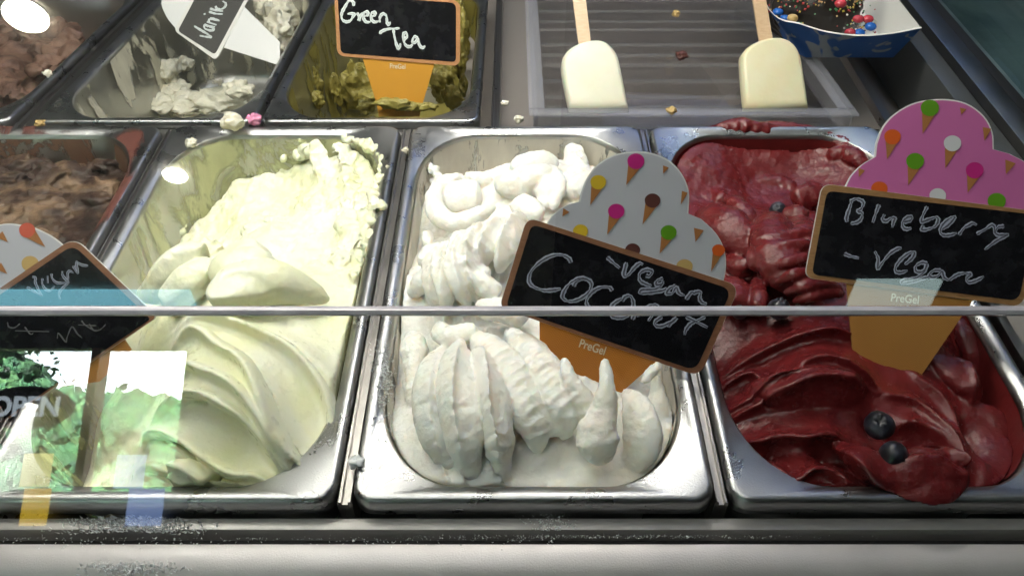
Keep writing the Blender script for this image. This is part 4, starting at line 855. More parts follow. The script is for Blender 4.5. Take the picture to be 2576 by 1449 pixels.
writing('chalk_writing', pl, [[(500, 830), (555, 835), (545, 900), (590, 1010), (650, 1110)], [(420, 980), (560, 1060), (650, 1110)], [(655, 850), (650, 930), (700, 1010), (770, 1030), (840, 960)], [(730, 810), (735, 920)], [(790, 780), (800, 850), (860, 910), (940, 920), (1060, 910)], [(1040, 920), (950, 1000), (905, 1080), (915, 1160)], [(950, 740), (955, 800), (1010, 870), (1040, 880), (1030, 780), (1060, 740), (1120, 770)], [(1120, 660), (1130, 700), (1180, 770), (1170, 690), (1160, 600), (1220, 640), (1300, 660), (1340, 655)]], tE, 3.0, .00145, M['chalk'], s)
writing('faint_writing', pl, [[(110, 190), (130, 250), (200, 260), (270, 210)], [(330, 250), (400, 340), (440, 330)], [(210, 300), (640, 310)], [(745, 400), (760, 330), (850, 440), (870, 380), (930, 250), (1000, 340), (1060, 390)], [(1050, 170), (1100, 230), (1180, 280)], [(1010, 225), (1240, 235)], [(1150, 210), (1200, 290), (1280, 290), (1360, 220)]], tF, 1.6, .00145, M['chalk_faint'], s)

# green tea sign
tG = Z(1000, 0, 3.45)
pl = Plane(Bz(1000, 276, .012), nrm(30, 4)); s = empty('flavour_sign', pl.at(1000, 276), 'chalkboard sign reading Green Tea with a plain amber cone stem', 'sign', SG)
brd = rounded(mapz(tG, [(606, -110), (2138, 12), (2132, 806), (645, 682)]), [10, 24, 20, 20]); inn = rounded(mapz(tG, [(650, -60), (2084, 42), (2082, 756), (688, 648)]), [10, 16, 10, 12])
shape('card', pl, grow(mapz(tG, [(700, -100), (2100, 0), (1900, -420), (1350, -700), (800, -450)]), 1), 0, .0016, M['card'], s)
shape('stem', pl, mapz(tG, [(945, 690), (1115, 1250), (1150, 1420), (1640, 1420), (1662, 1320), (1820, 780), (1400, 700)]), .0001, .0016, M['stem_yellow'], s, ((920, 160), (1080, 170)))
logo(pl, tG(1282, 832), tG(1470, 842), 1.2, .0004, s, M['logo'])
shape('frame', pl, brd, .0010, .0016, wood('printed_orange_wood', (0.42, 0.19, 0.08), (0.50, 0.25, 0.11)), s); shape('chalkboard', pl, inn, .0013, .0003, M['board'], s)
writing('chalk_writing', pl, [[(845, 80), (840, 35), (790, 15), (740, 90), (700, 170), (705, 240), (750, 270), (800, 260), (830, 220), (850, 175), (770, 175)], [(890, 160), (910, 230), (905, 260), (930, 190), (960, 160)], [(970, 200), (1015, 190), (1010, 150), (970, 165), (965, 230), (1000, 275), (1050, 270)], [(1060, 210), (1100, 190), (1100, 155), (1060, 170), (1060, 240), (1100, 275), (1150, 260)], [(1160, 280), (1165, 210), (1200, 175), (1240, 200), (1250, 280), (1270, 305), (1290, 270)], [(1165, 420), (1180, 390), (1260, 360), (1400, 350)], [(1325, 365), (1345, 480), (1380, 590), (1405, 560), (1410, 530)], [(1440, 500), (1490, 450), (1480, 405), (1450, 420), (1450, 500), (1480, 560), (1530, 570), (1560, 540)], [(1620, 470), (1580, 450), (1555, 510), (1590, 520), (1625, 480), (1640, 550), (1680, 585), (1710, 560)]], tG, 3.6, .00145, M['chalk_white'], s)

# vanilla sign
tV = Z(550, 0, 5.573)
pl = Plane(Bz(560, 90, .004), nrm(52, 0)); s = empty('flavour_sign', pl.at(560, 90), 'white sign with a dark grey board reading Vanilla, lying sideways in its pan', 'sign', SG)
brd = rounded(mapz(tV, [(352, 610), (1180, 1200), (1960, -300), (1100, -700)]), [12, 14, 10, 10]); inn = rounded(mapz(tV, [(430, 625), (1155, 1090), (1890, -280), (1060, -560)]), [9, 10, 8, 8])
shape('card', pl, mapz(tV, [tuple(p) for p in catmull([(380, 565), (240, 400), (160, 260), (110, 130), (105, 0), (160, -250), (400, -500)], 4)] + [(900, -500), (600, 500)]), 0, .0016, M['card'], s)
shape('stem', pl, mapz(tV, [(1730, 150), (2420, 830), (2420, 1290), (1325, 940), (1500, 500)]), .0001, .0016, M['card'], s)
shape('frame', pl, brd, .0010, .0016, M['frame_white'], s); shape('chalkboard', pl, inn, .0013, .0003, M['board_grey'], s)
writing('chalk_writing', pl, [[(750, 530), (880, 610), (1000, 680), (1100, 750)], [(1100, 750), (980, 740), (860, 720)], [(1040, 540), (960, 510), (960, 580), (1080, 620), (1140, 590), (1040, 540)], [(960, 510), (1160, 550)], [(1000, 450), (1190, 510)], [(1040, 460), (1060, 400), (1250, 430)], [(1060, 385), (1150, 390), (1250, 430)], [(1040, 250), (1170, 290), (1310, 300)], [(1060, 190), (1200, 230), (1320, 240)], [(940, 305), (975, 290)], [(1170, 140), (1200, 190), (1290, 200), (1360, 150), (1370, 90), (1310, 45)]], tV, 2.6, .00145, M['chalk_white'], s)

# ------------------------------------------------------------------ clear tray, popsicles
DKT = (0, -math.sin(TILT), math.cos(TILT))
def deckz(y): return ZB + (y - YB) * math.tan(TILT)
mb = MB(); mb.add([(-0.05, YB - .003, ZB - .046), (0.75, YB - .003, ZB - .046), (0.75, 1.15, deckz(1.15) - .046), (-0.05, 1.15, deckz(1.15) - .046)], [(0, 1, 2, 3)])
o = mb.build('back_deck', M['deck'], smooth=False); o['kind'] = 'structure'
tray = empty('clear_tray', (0.145, YB, ZB), 'clear acrylic tray holding the two white ice pops', 'tray')
def tilted(mb):
    for v in mb.v: v.z += (v.y - YB) * math.tan(TILT)
    return mb
tx0, tx1, ty0, ty1 = 0.0175, 0.272, YB - .001, YB + 0.40
zt = ZB + 0.004; zbm = ZB - 0.018
mb = MB(); mb.box((tx0, ty0, zbm), (tx1, ty1, zbm + .002)); tilted(mb).build('tray_base', M['acrylic'], tray, bevel=.0004)
for nm, lo, hi in (('front_wall', (tx0, ty0, zbm + .0021), (tx1, ty0 + .0035, zt)), ('side_wall', (tx0, ty0 + .0036, zbm + .0021), (tx0 + .0035, ty1, zt)), ('side_wall', (tx1 - .0035, ty0 + .0036, zbm + .0021), (tx1, ty1, zt)),
                   ('front_lip', (tx0 - .004, ty0 + .0002, zt + .0001), (tx1 + .004, ty0 + .012, zt + .0022)), ('side_lip', (tx0 - .004, ty0 + .0123, zt + .0001), (tx0 + .009, ty1, zt + .0022)), ('side_lip', (tx1 - .009, ty0 + .0123, zt + .0001), (tx1 + .004, ty1, zt + .0022))):
    mb = MB(); mb.box(lo, hi); tilted(mb).build(nm, M['acrylic_edge'], tray, bevel=.0008)
rb0 = None
M['rib'] = NT('ribbed_acrylic').set(base=(0.45, 0.44, 0.43), rough=0.06, spec=1.0, alpha=0.10).m
for k in range(12):
    y = ty0 + .016 + k * 0.029 + (0.006 if k % 3 == 1 else -.004 if k % 4 == 2 else 0)
    if rb0 is None:
        mb = MB(); mb.prism_x([(0, 0), (.006, 0), (.0050, .0012), (.003, .0016), (.0010, .0012)], tx0 + .012, tx1 - .012); rb0 = mb.build('rib', M['rib'], None)
        rb = rb0; rb.parent = tray; rb.matrix_parent_inverse = PM(tray).inverted()
    else:
        rb = rb0.copy(); link(rb)
    rb.location = (0, y, zbm + .0021 + (y - YB) * math.tan(TILT))
def pillow(pl, pts, th, mat, name, parent, steps=7, back=0.0, inset=0.30):
    P = np.array(pts, float); c = P.mean(0); n = len(P); vs = []; fs = []
    for k in range(steps + 1):
        a = math.pi / 2 * k / steps
        q = 1 - inset * (1 - math.cos(a)) * .55; off = th * (math.sin(a) ** .8)
        for p in P:
            d = p - c; L = np.linalg.norm(d); ins = min(inset * L, 16 / 1.0) if False else inset * L * (1 - math.cos(a)) * .6
            e = c + d * (1 - ins / L); vs.append(pl.at(e[0], e[1], off - back))
    for k in range(steps):
        for i in range(n):
            j = (i + 1) % n; fs.append((k * n + i, k * n + j, (k + 1) * n + j, (k + 1) * n + i))
    fs.append(tuple((steps) * n + i for i in range(n)))
    vs += [pl.at(p[0], p[1], -back - .002) for p in P]; b = (steps + 1) * n
    for i in range(n):
        j = (i + 1) % n; fs.append((b + i, b + j, j, i))
    fs.append(tuple(b + i for i in range(n))[::-1])
    o = mesh(name, vs, fs, mat, parent)
    bm = bmesh.new(); bm.from_mesh(o.data); bmesh.ops.recalc_face_normals(bm, faces=bm.faces); bm.to_mesh(o.data); bm.free(); return o
def icepop_mat(name, a, b):
    t = NT(name).set(rough=0.42, sub=0.2, ss=0.004); p = t.pos()
    c = t.ramp(t.noise(p, 50, 3), [(0.35, a), (0.65, b)]); t.l(c, t.b.inputs['Base Color']); t.bump(t.noise(p, 120, 4), 0.0006); return t.m
M['stick'] = wood('birch_stick', (0.56, 0.38, 0.23), (0.66, 0.47, 0.30))
tP = Z(1800, 0, 2.862); tQ = Z(2600, 0, 3.22)
def popsicle(outline, stickp, tr, base, mat, label):
    pl = Plane(base, nrm(52, 0)); s = empty('ice_pop', pl.at(*outline[-1] if False else tr(*outline[0])), label, 'ice pop', 'ice pops in the clear tray')
    o = [tuple(p) for p in catmull(outline, 3)]
    pillow(pl, mapz(tr, o), .008, mat, 'ice_body', s, back=0.0)
    shape('stick', pl, mapz(tr, stickp), .004, .0022, M['stick'], s)
popsicle([(575, 1130), (545, 1000), (515, 850), (495, 720), (500, 640), (530, 570), (590, 510), (680, 463), (780, 437), (880, 432), (960, 465), (1030, 535), (1070, 620), (1100, 750), (1140, 950), (1175, 1130)], [(600, -60), (732, -60), (795, 470), (674, 490)], tP, G(1490, 280, -.016), icepop_mat('white_ice_pop', (0.72, 0.70, 0.56), (0.76, 0.74, 0.62)), 'smooth white ice pop on a wooden stick, left of the two')
popsicle([(45, 1260), (25, 1080), (10, 900), (0, 740), (5, 660), (50, 592), (110, 540), (210, 490), (350, 458), (460, 460), (560, 500), (630, 572), (680, 680), (710, 850), (740, 1050), (765, 1260)], [(125, -60), (275, -60), (368, 500), (218, 520)], tQ, G(1945, 272, -.016), icepop_mat('cream_ice_pop', (0.74, 0.68, 0.45), (0.76, 0.72, 0.52)), 'cream yellow ice pop with tiny dents on a wooden stick, right of the two')

# ------------------------------------------------------------------ paper boat with chocolate treat
tW = tQ
def paper():
    t = NT('blue_printed_paper').set(rough=0.5); u = t.pos()
    n = t.noise(t.stretch(u, (1, 1, 1)), 24, 1, 0.4, 2.2)
    c = t.ramp(n, [(0.57, (0.025, 0.12, 0.42)), (0.60, (0.34, 0.38, 0.42))]); t.l(c, t.b.inputs['Base Color']); return t.m
M['blue_paper'] = paper(); M['white_paper'] = flat('white_paper', (0.74, 0.73, 0.70), 0.6)
boat = empty('paper_boat', G(2120, 142, -.015), 'blue printed paper boat with white inside', 'paper tray')
zb0 = -.012
rimf = [tuple(p) for p in catmull([(250, -60), (300, 60), (345, 125), (420, 200), (520, 248), (680, 278), (900, 350), (1100, 390), (1300, 410), (1480, 412), (1750, 385), (2065, 325)], 4)]
botf = [(560 + (1745 - 560) * k / (len(rimf) - 1), 560 + 95 * min(1, k / (len(rimf) - 1) * 6)) for k in range(len(rimf))]
vr = []; vb = []
for k, (p, q) in enumerate(zip(rimf, botf)):
    t = k / (len(rimf) - 1); b = G(*tW(*q), zb0); 
    rz = .024 + .006 * abs(t - .5); vr.append(G(*tW(*p), rz)); vb.append(b)
n = len(vr); back = Vector((0.02, 0.135, 0))
vR2 = [Vector((v.x, vr[0].y + 0.165, v.z)) for v in vr]; vB2 = [Vector((v.x, vb[0].y + 0.10, deckz(vb[0].y + .1) * .3)) for v in vb]
def strip(a, b, name, mats, off=None):
    N = len(a); vs = list(a) + list(b); fs = [(i, i + 1, N + i + 1, N + i) for i in range(N - 1)]
    return vs, fs
vs, fs = strip(vr, vb, '', None); o = mesh('front_wall', vs, fs, M['blue_paper'], boat)
ins = Vector((0, .0012, .0004)); vs, fs = strip([v + ins for v in vr], [v + ins * 1.0 for v in vb], '', None); mesh('front_lining', vs, fs, M['white_paper'], boat)
vs, fs = strip(vb, vB2, '', None); mesh('boat_base', [v + Vector((0, .0012, .0008)) for v in vs], fs, M['white_paper'], boat)
vs, fs = strip(vR2, vB2, '', None); mesh('back_wall', vs, fs, M['white_paper'], boat)
for a, b, c, d in ((vr[0], vb[0], vB2[0], vR2[0]), (vr[-1], vb[-1], vB2[-1], vR2[-1])):
    mesh('end_wall', [a, b, c, d], [(0, 1, 2, 3)], M['white_paper'], boat)
mesh('rim_edge', [v + Vector((0, -.0004, .0003)) for v in vr] + [v + ins + Vector((0, .0004, .0003)) for v in vr], [(i, i + 1, n + i + 1, n + i) for i in range(n - 1)], M['white_paper'], boat)
tr_ = empty('chocolate_treat', G(*tW(900, 200), .02), 'dark chocolate coated treat covered in coloured sprinkles in the blue boat', 'dessert')
bc = G(*tW(930, 120), .020)
pcs = [blob(bc + Vector((0, .020, -.004)), .042, (1.1, .85, .85), 3, .16, 1.4, 30, 18), blob(bc + Vector((-.008, .045, .004)), .03, (1.1, .9, .9), 5, .12, 1.2, 30, 18)]
M['dark_choc'] = NT('dark_chocolate').set(base=(0.022, 0.017, 0.014), rough=0.33).m
d = sculpt('chocolate_shell', pcs, M['dark_choc'], .0011, 2, lambda co: .0008 * fbm(co * 80, 3)); d.parent = tr_; d.matrix_parent_inverse = PM(tr_).inverted()
for key in ('category', 'label', 'group'):
    if key in d: del d[key]
rr = random.Random(4); me = d.data; mb = MB(); pol = [p for p in me.polygons if p.normal.z > .25]
for k in range(700):
    p = rr.choice(pol); c = Vector(p.center) + Vector(p.normal) * .0004; r = rr.uniform(.0007, .0015)
    q = Vector((rr.uniform(-1, 1), rr.uniform(-1, 1), rr.uniform(-1, 1))).normalized(); e = q.orthogonal().normalized(); g = q.cross(e)
    mb.add([c + q * r, c - q * r, c + e * r, c - e * r, c + g * r, c - g * r], [(0, 2, 4), (2, 1, 4), (1, 3, 4), (3, 0, 4), (2, 0, 5), (1, 2, 5), (3, 1, 5), (0, 3, 5)], rr.randrange(5))
fx = lambda x, y, z=.021: G(*tW(x, y), z)
for k in range(160):
    x, y = rr.choice([(rr.gauss(1380, 90), rr.gauss(290, 60)), (rr.gauss(430, 70), rr.gauss(150, 50)), (rr.gauss(1350, 60), rr.gauss(200, 70))])
    if x > 1560 or (x < 420 and y > x * .5 - 20): continue
    c = fx(x, min(y, 380), .018); r = rr.uniform(.0006, .0013)
    mb.add([c + Vector((r, 0, 0)), c - Vector((r, 0, 0)), c + Vector((0, r, 0)), c - Vector((0, r, 0)), c + Vector((0, 0, r)), c - Vector((0, 0, r))], [(0, 2, 4), (2, 1, 4), (1, 3, 4), (3, 0, 4), (2, 0, 5), (1, 2, 5), (3, 1, 5), (0, 3, 5)], rr.choice([0, 1, 2, 3, 4, 5, 5]))
o = mb.build('sprinkles', [flat('sprinkle_white', (.7, .68, .6)), flat('sprinkle_yellow', (.6, .45, .08)), flat('sprinkle_green', (.08, .28, .12)), flat('sprinkle_red', (.5, .06, .06)), flat('sprinkle_tan', (.55, .36, .16)), M['dark_choc']], tr_, smooth=False); o['kind'] = 'stuff'
cand = NT('candy_shell_blue').set(base=(0.02, 0.13, 0.50), rough=.25).m; candr = NT('candy_shell_red').set(base=(0.50, 0.05, 0.07), rough=.25).m
for x, y, z, m_, lb in [(1150, 45, .052, candr, 'large red candy button on top of the chocolate treat'), (440, 140, .020, cand, 'blue candy button at the left corner of the paper boat'), (520, 215, .020, cand, 'blue candy button beside the tan nut at the boat edge'), (1490, 305, .024, cand, 'large blue candy button at the right end of the sprinkles'), (1360, 378, .024, cand, 'blue candy button at the front rim of the paper boat'), (1260, 375, .024, candr, 'red candy button at the front rim of the paper boat'), (1460, 220, .024, candr, 'red candy button behind the right blue candy'), (1350, 220, .024, candr, 'small red candy button tucked against the chocolate treat'), (605, 210, .024, M['p_tan'], 'tan nut piece at the left front of the chocolate treat')]:
    V, f = blob(G(*tW(x, y), z), .0048, (1, .9, .68), x, .04, 1, 18, 12); o = mesh('candy', V, f, m_); tag(o, lb, 'candy', 'candies round the chocolate treat')

# ------------------------------------------------------------------ right end of the case
def bar(name, p0, p1, w, h, mat, label=None, cat=None, kind=None, group=None):
    a = Vector(p0); b = Vector(p1); d = (b - a).normalized(); s_ = d.cross(Vector((0, 0, 1))).normalized(); u_ = s_.cross(d)
    prof = [(-1, -1), (1, -1), (1, .7), (.8, 1), (-.8, 1), (-1, .7)]
    vs = [a + s_ * x * w + u_ * z * h for x, z in prof] + [b + s_ * x * w + u_ * z * h for x, z in prof]; mb = MB(); m = 6
    mb.add(vs, [(i, (i + 1) % m, m + (i + 1) % m, m + i) for i in range(m)] + [tuple(range(m))[::-1], tuple(range(m, 2 * m))])
    o = mb.build(name, mat); tag(o, label, cat, group, kind); return o
bar('divider_rail', G(2245, 335, -.006) , G(2060, 30, -.045), .004, .004, M['rail'], 'dark steel divider rail right of the clear tray', 'rail', None, 'steel divider rails between the pans')
bar('divider_rail', (0.293, 0.2042, -.012), (0.293, 0.53, -.012), .0035, .006, M['rail'], 'dark steel divider rail right of the red berry pan', 'rail', None, 'steel divider rails between the pans')
mb = MB(); mb.box((0.3005, 0.2042, -.06), (0.3600, 0.5475, -.0170)); o = mb.build('side_deck', M['deck'], bevel=.001); o['kind'] = 'structure'
def side(name, x0, x1, z0, z1, mat, y0=0.2042, y1=1.2):
    mb = MB(); mb.box((x0, y0, z0), (x1, y1, z1)); o = mb.build(name, mat, bevel=.0012); o['kind'] = 'structure'; return o
side('side_frame', 0.3605, 0.378, -.06, -.004, M['dark_frame']); side('side_ledge', 0.3785, 0.398, -.06, .004, steel('side_ledge_metal', (.20, .20, .20), .35)); side('side_channel', 0.3985, 0.420, -.06, -.006, M['black'])
sg = empty('side_glass', (0.425, 0.6, 0), 'murky greenish glass end panel of the case at upper right', 'glass panel')
mb = MB(); mb.box((0.4205, 0.2042, -.004), (0.4265, 1.2, .60)); mb.build('glass_sheet', glass('side_glass_material', (.72, .80, .79), 1.5), sg)
mb = MB(); mb.box((0.44, 0.15, -.5), (0.9, 1.2, -.05)); o = mb.build('side_counter', M['laminate'], bevel=.002); o['kind'] = 'structure'
t = NT('case_back_panel').set(base=(.055, .060, .075), rough=.35)
mb = MB(); mb.box((-1.0, 1.21, -.2), (1.0, 1.23, .8)); o = mb.build('case_back', t.m, smooth=False); o['kind'] = 'structure'

mb = MB(); mb.box((0.10, 1.19, .30), (0.85, 1.2095, .72)); o = mb.build('blue_reflector', NT('blue_panel').set(base=(.32, .42, .88), rough=.4).m, bevel=.002); o['kind'] = 'structure'  # added out of view to give the back pan rims a blue reflection
# ------------------------------------------------------------------ glass front
YG, ZG = 0.225, 0.105
def pane(name, y0, z0, y1, z1, th, label):
    d = Vector((0, y1 - y0, z1 - z0)).normalized(); nn = Vector((0, -d.z, d.y)); a = Vector((0, y0, z0)); b = Vector((0, y1, z1))
    g = empty(name, (0, y0, z0), label, 'glass panel', 'glass panes of the display case')
    mb = MB(); mb.prism_x([tuple((q.y, q.z)) for q in (a, b, b - nn * th, a - nn * th)], -0.75, 0.42); mb.build('glass_sheet', M['glass'], g, smooth=False)
    return g
al, au = R(30), R(45)
gl = pane('front_glass', YG - math.sin(al) * .235, ZG - math.cos(al) * .235, YG - math.sin(al) * .0008, ZG - math.cos(al) * .0008, .005, 'lower front glass pane mirroring the window and trees at lower left')
gu = pane('front_glass', YG + math.sin(au) * .0032, ZG + math.cos(au) * .0032, YG + math.sin(au) * .42, ZG + math.cos(au) * .42, .005, 'upper sloping glass pane above the horizontal polished edge')
V0 = Vector((0, YG, ZG)); mb = MB(); mb.prism_x([(YG - .0006, ZG - .0008), (YG - .0018, ZG + .0012), (YG - .0006, ZG + .0026), (YG + .0022, ZG + .0022), (YG + .0046, ZG - .0010), (YG + .0030, ZG - .0022)], -0.75, 0.42)
mb.build('polished_edge', M['edge'], gu, bevel=.0003)

# ------------------------------------------------------------------ room behind the camera, seen in the glass
def st(name, mb, mat, kind='structure', bev=0): o = mb.build(name, mat, smooth=False, bevel=bev); o['kind'] = kind; return o
mb = MB(); mb.box((-4.5, -5, 2.001), (0.15, 1.6, 2.05)); st('ceiling', mb, flat('ceiling_tile', (.62, .60, .56), .8))
mb = MB(); mb.box((0.151, -5, 2.0005), (4.0, 1.6, 2.05)); st('ceiling_dark_half', mb, flat('dark_ceiling', (.03, .03, .032), .8))  # ceiling darkened here so the right side of the glass reflects little light
wallm = flat('interior_wall', (.10, .095, .09), .7)
mb = MB(); wy0, wy1 = -5.1, -5.0
mb.box((-6, wy0, -1), (-4.3, wy1, 2)); mb.box((-2.30, wy0, -1), (4, wy1, 2)); mb.box((-4.299, wy0, 1.14), (-2.301, wy1, 2)); mb.box((-4.299, wy0, -1), (-2.301, wy1, .16)); st('window_wall', mb, wallm)
mb = MB(); mb.box((-2.955, wy0 - .01, .161), (-2.895, wy1 + .03, 1.139)); st('window_mullion', mb, flat('brown_mullion', (.42, .22, .14), .5))
mb = MB(); mb.box((-6, 1.6, -1), (4, 1.65, 2.05)); mb.box((-6.05, -5, -1), (-6, 1.65, 2.05)); mb.box((4, -5, -1), (4.05, 1.65, 2.05)); mb.box((-6, -5, 2.001), (-4.501, 1.6, 2.05)); st('room_walls', mb, wallm)
mb = MB(); mb.box((-6, -5, -.95), (4, 1.6, -.9)); st('room_floor', mb, flat('floor_tile', (.10, .09, .08), .5))
mb = MB(); mb.box((-40, -60, -1.6), (20, -5.2, -1.5)); st('outside_ground', mb, flat('outside_grass', (.10, .16, .06), .9))
t = NT('bright_sky').set(base=(0, 0, 0), emc=(.86, .95, 1.0), ems=15.0, spec=0)
mb = MB(); mb.box((-60, -61, -3), (30, -60.5, 40)); mb.box((-60, -60.4, 40), (30, -6, 40.5)); st('sky', mb, t.m)
def leaf_mat():
    t = NT('sunlit_leaves').set(rough=.6, emc=(.12, .45, .14), ems=0.0); c = t.ramp(t.noise(t.pos(), 3.0, 8, .72), [(.34, (.010, .060, .035)), (.50, (.035, .17, .055)), (.66, (.15, .34, .11))]); t.bump(t.noise(t.pos(), 5, 5, .7), .6); t.l(c, t.b.inputs['Base Color']); return t.m
rr = random.Random(9); vs = []; fs = []
def add_bulk(V, f):
    b = len(vs); vs.extend([Vector(v) for v in V]); fs.extend([tuple(i + b for i in q) for q in f])
for cx, cy, cz, r in [(-12.5, -16, 2.6, 2.4), (-10.8, -15, 2.4, 1.6), (-9.4, -14, .9, 1.5), (-8.2, -15, 1.0, 1.4), (-7.0, -14, .6, 1.5), (-6.1, -15, 1.2, 1.0), (-5.2, -14, .7, 1.4), (-8.6, -13, -.4, 1.4), (-6.6, -12.5, -.6, 1.3), (-5.2, -12, -.6, 1.2), (-10.5, -13, -.2, 1.5), (-4, -14, .6, 1.4)]:
    for k in range(16):
        d = Vector((rr.gauss(0, 1), rr.gauss(0, 1), rr.gauss(0, 1))).normalized() * r * rr.uniform(.35, .8)
        add_bulk(*blob(Vector((cx, cy, cz)) + d, r * rr.uniform(.3, .5), (1, 1, .8), rr.randrange(999), .6, 2.2, 18, 11))
    for k in range(500):
        d = Vector((rr.gauss(0, 1), rr.gauss(0, 1), rr.gauss(0, 1))).normalized() * r * rr.uniform(.75, 1.12); c = Vector((cx, cy, cz)) + d
        a = Vector((rr.uniform(-1, 1), rr.uniform(-1, 1), rr.uniform(-1, 1))).normalized(); b = a.orthogonal().normalized(); q = rr.uniform(.05, .12); n0 = len(vs)
        vs += [c + a * q, c + b * q * .6, c - a * q, c - b * q * .6]; fs.append((n0, n0 + 1, n0 + 2, n0 + 3))
o = mesh('tree_line', vs, fs, leaf_mat(), None); o['kind'] = 'stuff'; o['label'] = 'green trees outside the window, mirrored in the glass'
sun = bpy.data.lights.new('sun', 'SUN'); sun.energy = 190.0; sun.angle = R(.5); so = bpy.data.objects.new('sun', sun); link(so); so.rotation_euler = Vector((.25, -.8, -.75)).to_track_quat('-Z', 'Y').to_euler()
# OPEN sign in the window, readable from outside
osn = empty('open_sign', (-3.33, -4.93, .715), 'dark oval OPEN sign hanging in the window, mirrored in the glass', 'sign')
el = [(math.cos(a), math.sin(a)) for a in np.linspace(0, 2 * math.pi, 40, endpoint=False)]
mb = MB()
for s1, y, mi in ((1.0, -4.93, 0), (.92, -4.924, 1)):
    mb.add([(-3.33 + x * .33 * s1, y, .715 + z * .15 * s1) for x, z in el] + [(-3.33 + x * .33 * s1, y - .004, .715 + z * .15 * s1) for x, z in el], [tuple(range(40)), tuple(range(40, 80))[::-1]] + [(i, (i + 1) % 40, 40 + (i + 1) % 40, 40 + i) for i in range(40)], mi)
mb.build('sign_plate', [flat('open_sign_rim', (.4, .42, .45)), flat('open_sign_face', (.02, .016, .015))], osn, smooth=False)
cu = bpy.data.curves.new('open_letters', 'FONT'); cu.body = 'OPEN'; cu.align_x = 'CENTER'; cu.align_y = 'CENTER'; cu.size = .185; cu.offset = .006; cu.extrude = .001
to = bpy.data.objects.new('t', cu); COL.objects.link(to); dg = bpy.context.evaluated_depsgraph_get(); dg.update(); me = bpy.data.meshes.new_from_object(to.evaluated_get(dg)); bpy.data.objects.remove(to)
for v in me.vertices: v.co = Vector((-3.33 + v.co.x, -4.918 + v.co.z, .715 + v.co.y))
me.materials.clear(); me.materials.append(NT('lit_letters').set(base=(.8, .8, .8), emc=(.7, .8, .9), ems=3.0).m); o = bpy.data.objects.new('letters', me); link(o, osn); o.matrix_parent_inverse = PM(osn).inverted()
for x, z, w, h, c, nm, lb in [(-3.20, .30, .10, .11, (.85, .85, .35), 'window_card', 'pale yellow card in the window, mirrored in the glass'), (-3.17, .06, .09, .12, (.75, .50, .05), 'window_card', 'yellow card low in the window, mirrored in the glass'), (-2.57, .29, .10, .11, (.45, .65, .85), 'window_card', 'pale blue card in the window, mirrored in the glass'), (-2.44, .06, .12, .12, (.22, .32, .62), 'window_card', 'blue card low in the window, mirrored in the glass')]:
    mb = MB(); mb.box((x - w, -4.95, z - h), (x + w, -4.946, z + h)); o = mb.build(nm, NT('card_%s' % lb[:6]).set(base=c, emc=c, ems=4.0, rough=.6).m, smooth=False); tag(o, lb, 'card', 'coloured cards in the window')  # cards given a glow of their own so they show in the glass
def downlight(x, y, r, label):
    g = empty('ceiling_light', (x, y, 2.0), label, 'light', 'ceiling lights mirrored in the glass')
    c = [(math.cos(a), math.sin(a)) for a in np.linspace(0, 2 * math.pi, 28, endpoint=False)]
    mb = MB(); mb.add([(x + p * r, y + q * r * .8, 1.994) for p, q in c], [tuple(range(28))[::-1]]); mb.build('lens', NT('lamp_lens').set(base=(1, 1, 1), emc=(1, .96, .80), ems=70).m, g, smooth=False)
    mb = MB(); mb.add([(x + p * r, y + q * r * .8, 1.993) for p, q in c] + [(x + p * r * 1.15, y + q * r * .93, 1.990) for p, q in c], [(i, (i + 1) % 28, 28 + (i + 1) % 28, 28 + i) for i in range(28)]); mb.build('trim_ring', flat('trim', (.7, .68, .6)), g)
downlight(-1.355, -.545, .062, 'round ceiling light mirrored at the upper left corner'); downlight(-1.10, -1.09, .040, 'round ceiling light mirrored over the lemon gelato')
g = empty('added_glow_panel', (-1.8, -1.66, 2.0), 'added cool blue glowing strip mirrored across the vegan sign', 'light')
mb = MB(); mb.box((-2.6, -1.715, 1.985), (-1.20, -1.615, 1.9995)); mb.build('glow_slab', NT('cool_glow').set(base=(.5, .7, .8), emc=(.20, .52, .64), ems=6.0).m, g, smooth=False)  # added glowing slab, stands in for the teal sky band in the glass
g = empty('added_glow_panel', (1.45, -1.63, 2.0), 'added pale glowing panel mirrored below the blueberry sign', 'light')
mb = MB(); mb.box((1.27, -1.80, 1.985), (1.58, -1.56, 1.9995)); mb.build('glow_slab', NT('pale_glow').set(base=(.7, .8, .8), emc=(.62, .82, .80), ems=3.0).m, g, smooth=False)  # added glowing slab, makes the pale patch reflected at the right sign

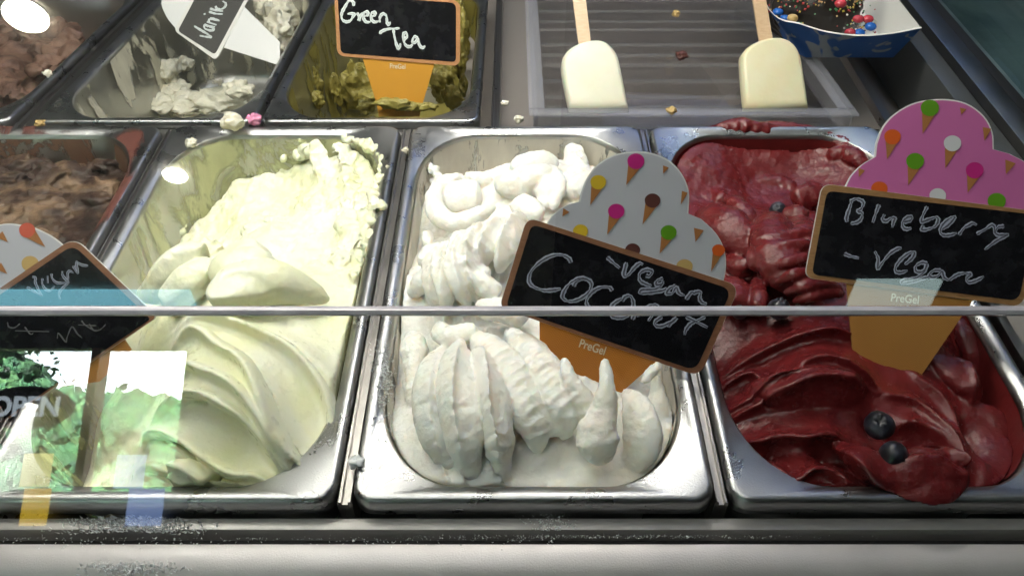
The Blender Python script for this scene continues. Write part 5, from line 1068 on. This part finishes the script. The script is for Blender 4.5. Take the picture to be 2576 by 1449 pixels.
# ------------------------------------------------------------------ crumbs, frost
CR = [(585, 305, .010, 26, 'crumb', 'cream crumb of gelato between the back pans and the lemon pan'), (640, 300, .004, 18, 'crumb_pink', 'pink crumb on the lip below the vanilla pan'), (480, 360, .003, 15, 'crumb', 'small white drop on the corner of the lemon pan rim'), (1270, 260, -.012, 9, 'crumb', 'white crumb on the dark rail left of the clear tray'), (1305, 300, -.004, 12, 'crumb', 'jagged white crumb at the corner of the clear tray'), (1690, 278, .004, 12, 'p_tan', 'flat tan crumb on the front lip of the clear tray'),
      (1020, 378, -.002, 9, 'crumb', 'white crumb on the divider rail behind the coconut pan'), (895, 1160, .002, 20, 'ice', 'icy droplet on the left front corner of the coconut pan'), (120, 185, .0, 11, 'crumb', 'tan crumb on the rim of the milk chocolate pan'), (1700, 35, -.02, 10, 'p_tan', 'tan nut piece lying in the clear tray'), (1715, 140, -.02, 14, 'p_brown', 'brown crumb lying in the clear tray'), (710, 1255, -.001, 4, 'crumb', 'tiny fleck on the lemon pan front rim'), (975, 420, .0, 5, 'crumb', 'tiny white fleck on the rail beside the lemon pan'), (100, 310, -.006, 12, 'p_tan', 'orange crumb left of the vanilla pan lip')]
for k, (u, v, z, r, m_, lb) in enumerate(CR):
    c = G(u, v, z); rr_ = r / F * (HC - z) / (sT + (v - CY) / F * cT)
    V, f = blob(c, rr_, (1, .9, .7), k * 5 + 2, .5, 1.6, 22, 14); o = mesh('gelato_crumb', V, f, M[m_]); tag(o, lb, 'crumb', 'loose crumbs on the counter')
# frost crystals along the front rail and sill
rr = random.Random(31); vs = []; fs = []
def shard(c, h, w):
    n0 = len(vs); a = rr.uniform(0, 6.28); t_ = Vector((rr.uniform(-.6, .6), rr.uniform(-.8, .2), 1)).normalized() * h; e = Vector((math.cos(a), math.sin(a), 0)) * w; g_ = Vector((-math.sin(a), math.cos(a), 0)) * w * .5
    vs.extend([c + e, c - e, c + g_, c + t_]); fs.extend([(n0, n0 + 2, n0 + 3), (n0 + 2, n0 + 1, n0 + 3), (n0 + 1, n0, n0 + 3)])
for k in range(420):
    u = rr.gauss(1500, 260); shard(G(u, rr.uniform(1346, 1354), -.0166), rr.uniform(.0008, .0024) * (1 if abs(u - 1500) < 400 else .6), .0003)
for k in range(700):
    u = rr.gauss(330, 80); v = rr.uniform(1296, 1336) + abs(u - 330) * .06; shard(G(u, v, -.0135), rr.uniform(.0012, .0036), .0005)
for k in range(160):
    shard(G(rr.gauss(1385, 28), rr.uniform(1285, 1335), -.0135), rr.uniform(.001, .003), .0004)
for k in range(700):
    shard(G(rr.gauss(330, 60), rr.gauss(1415, 18), -.0175), rr.uniform(.0006, .0018), .0008)
for k in range(260):
    u = rr.uniform(0, 1400); shard(G(u, 1352 + rr.expovariate(1 / 8), -.0163), rr.uniform(.0003, .0009), .0006)
for k in range(300):
    shard(G(rr.gauss(965, 14), rr.gauss(950, 55), -.0005), rr.uniform(.0006, .0018), .0008)
o = mesh('frost', vs, fs, M['ice'], None, smooth=False); o['kind'] = 'stuff'
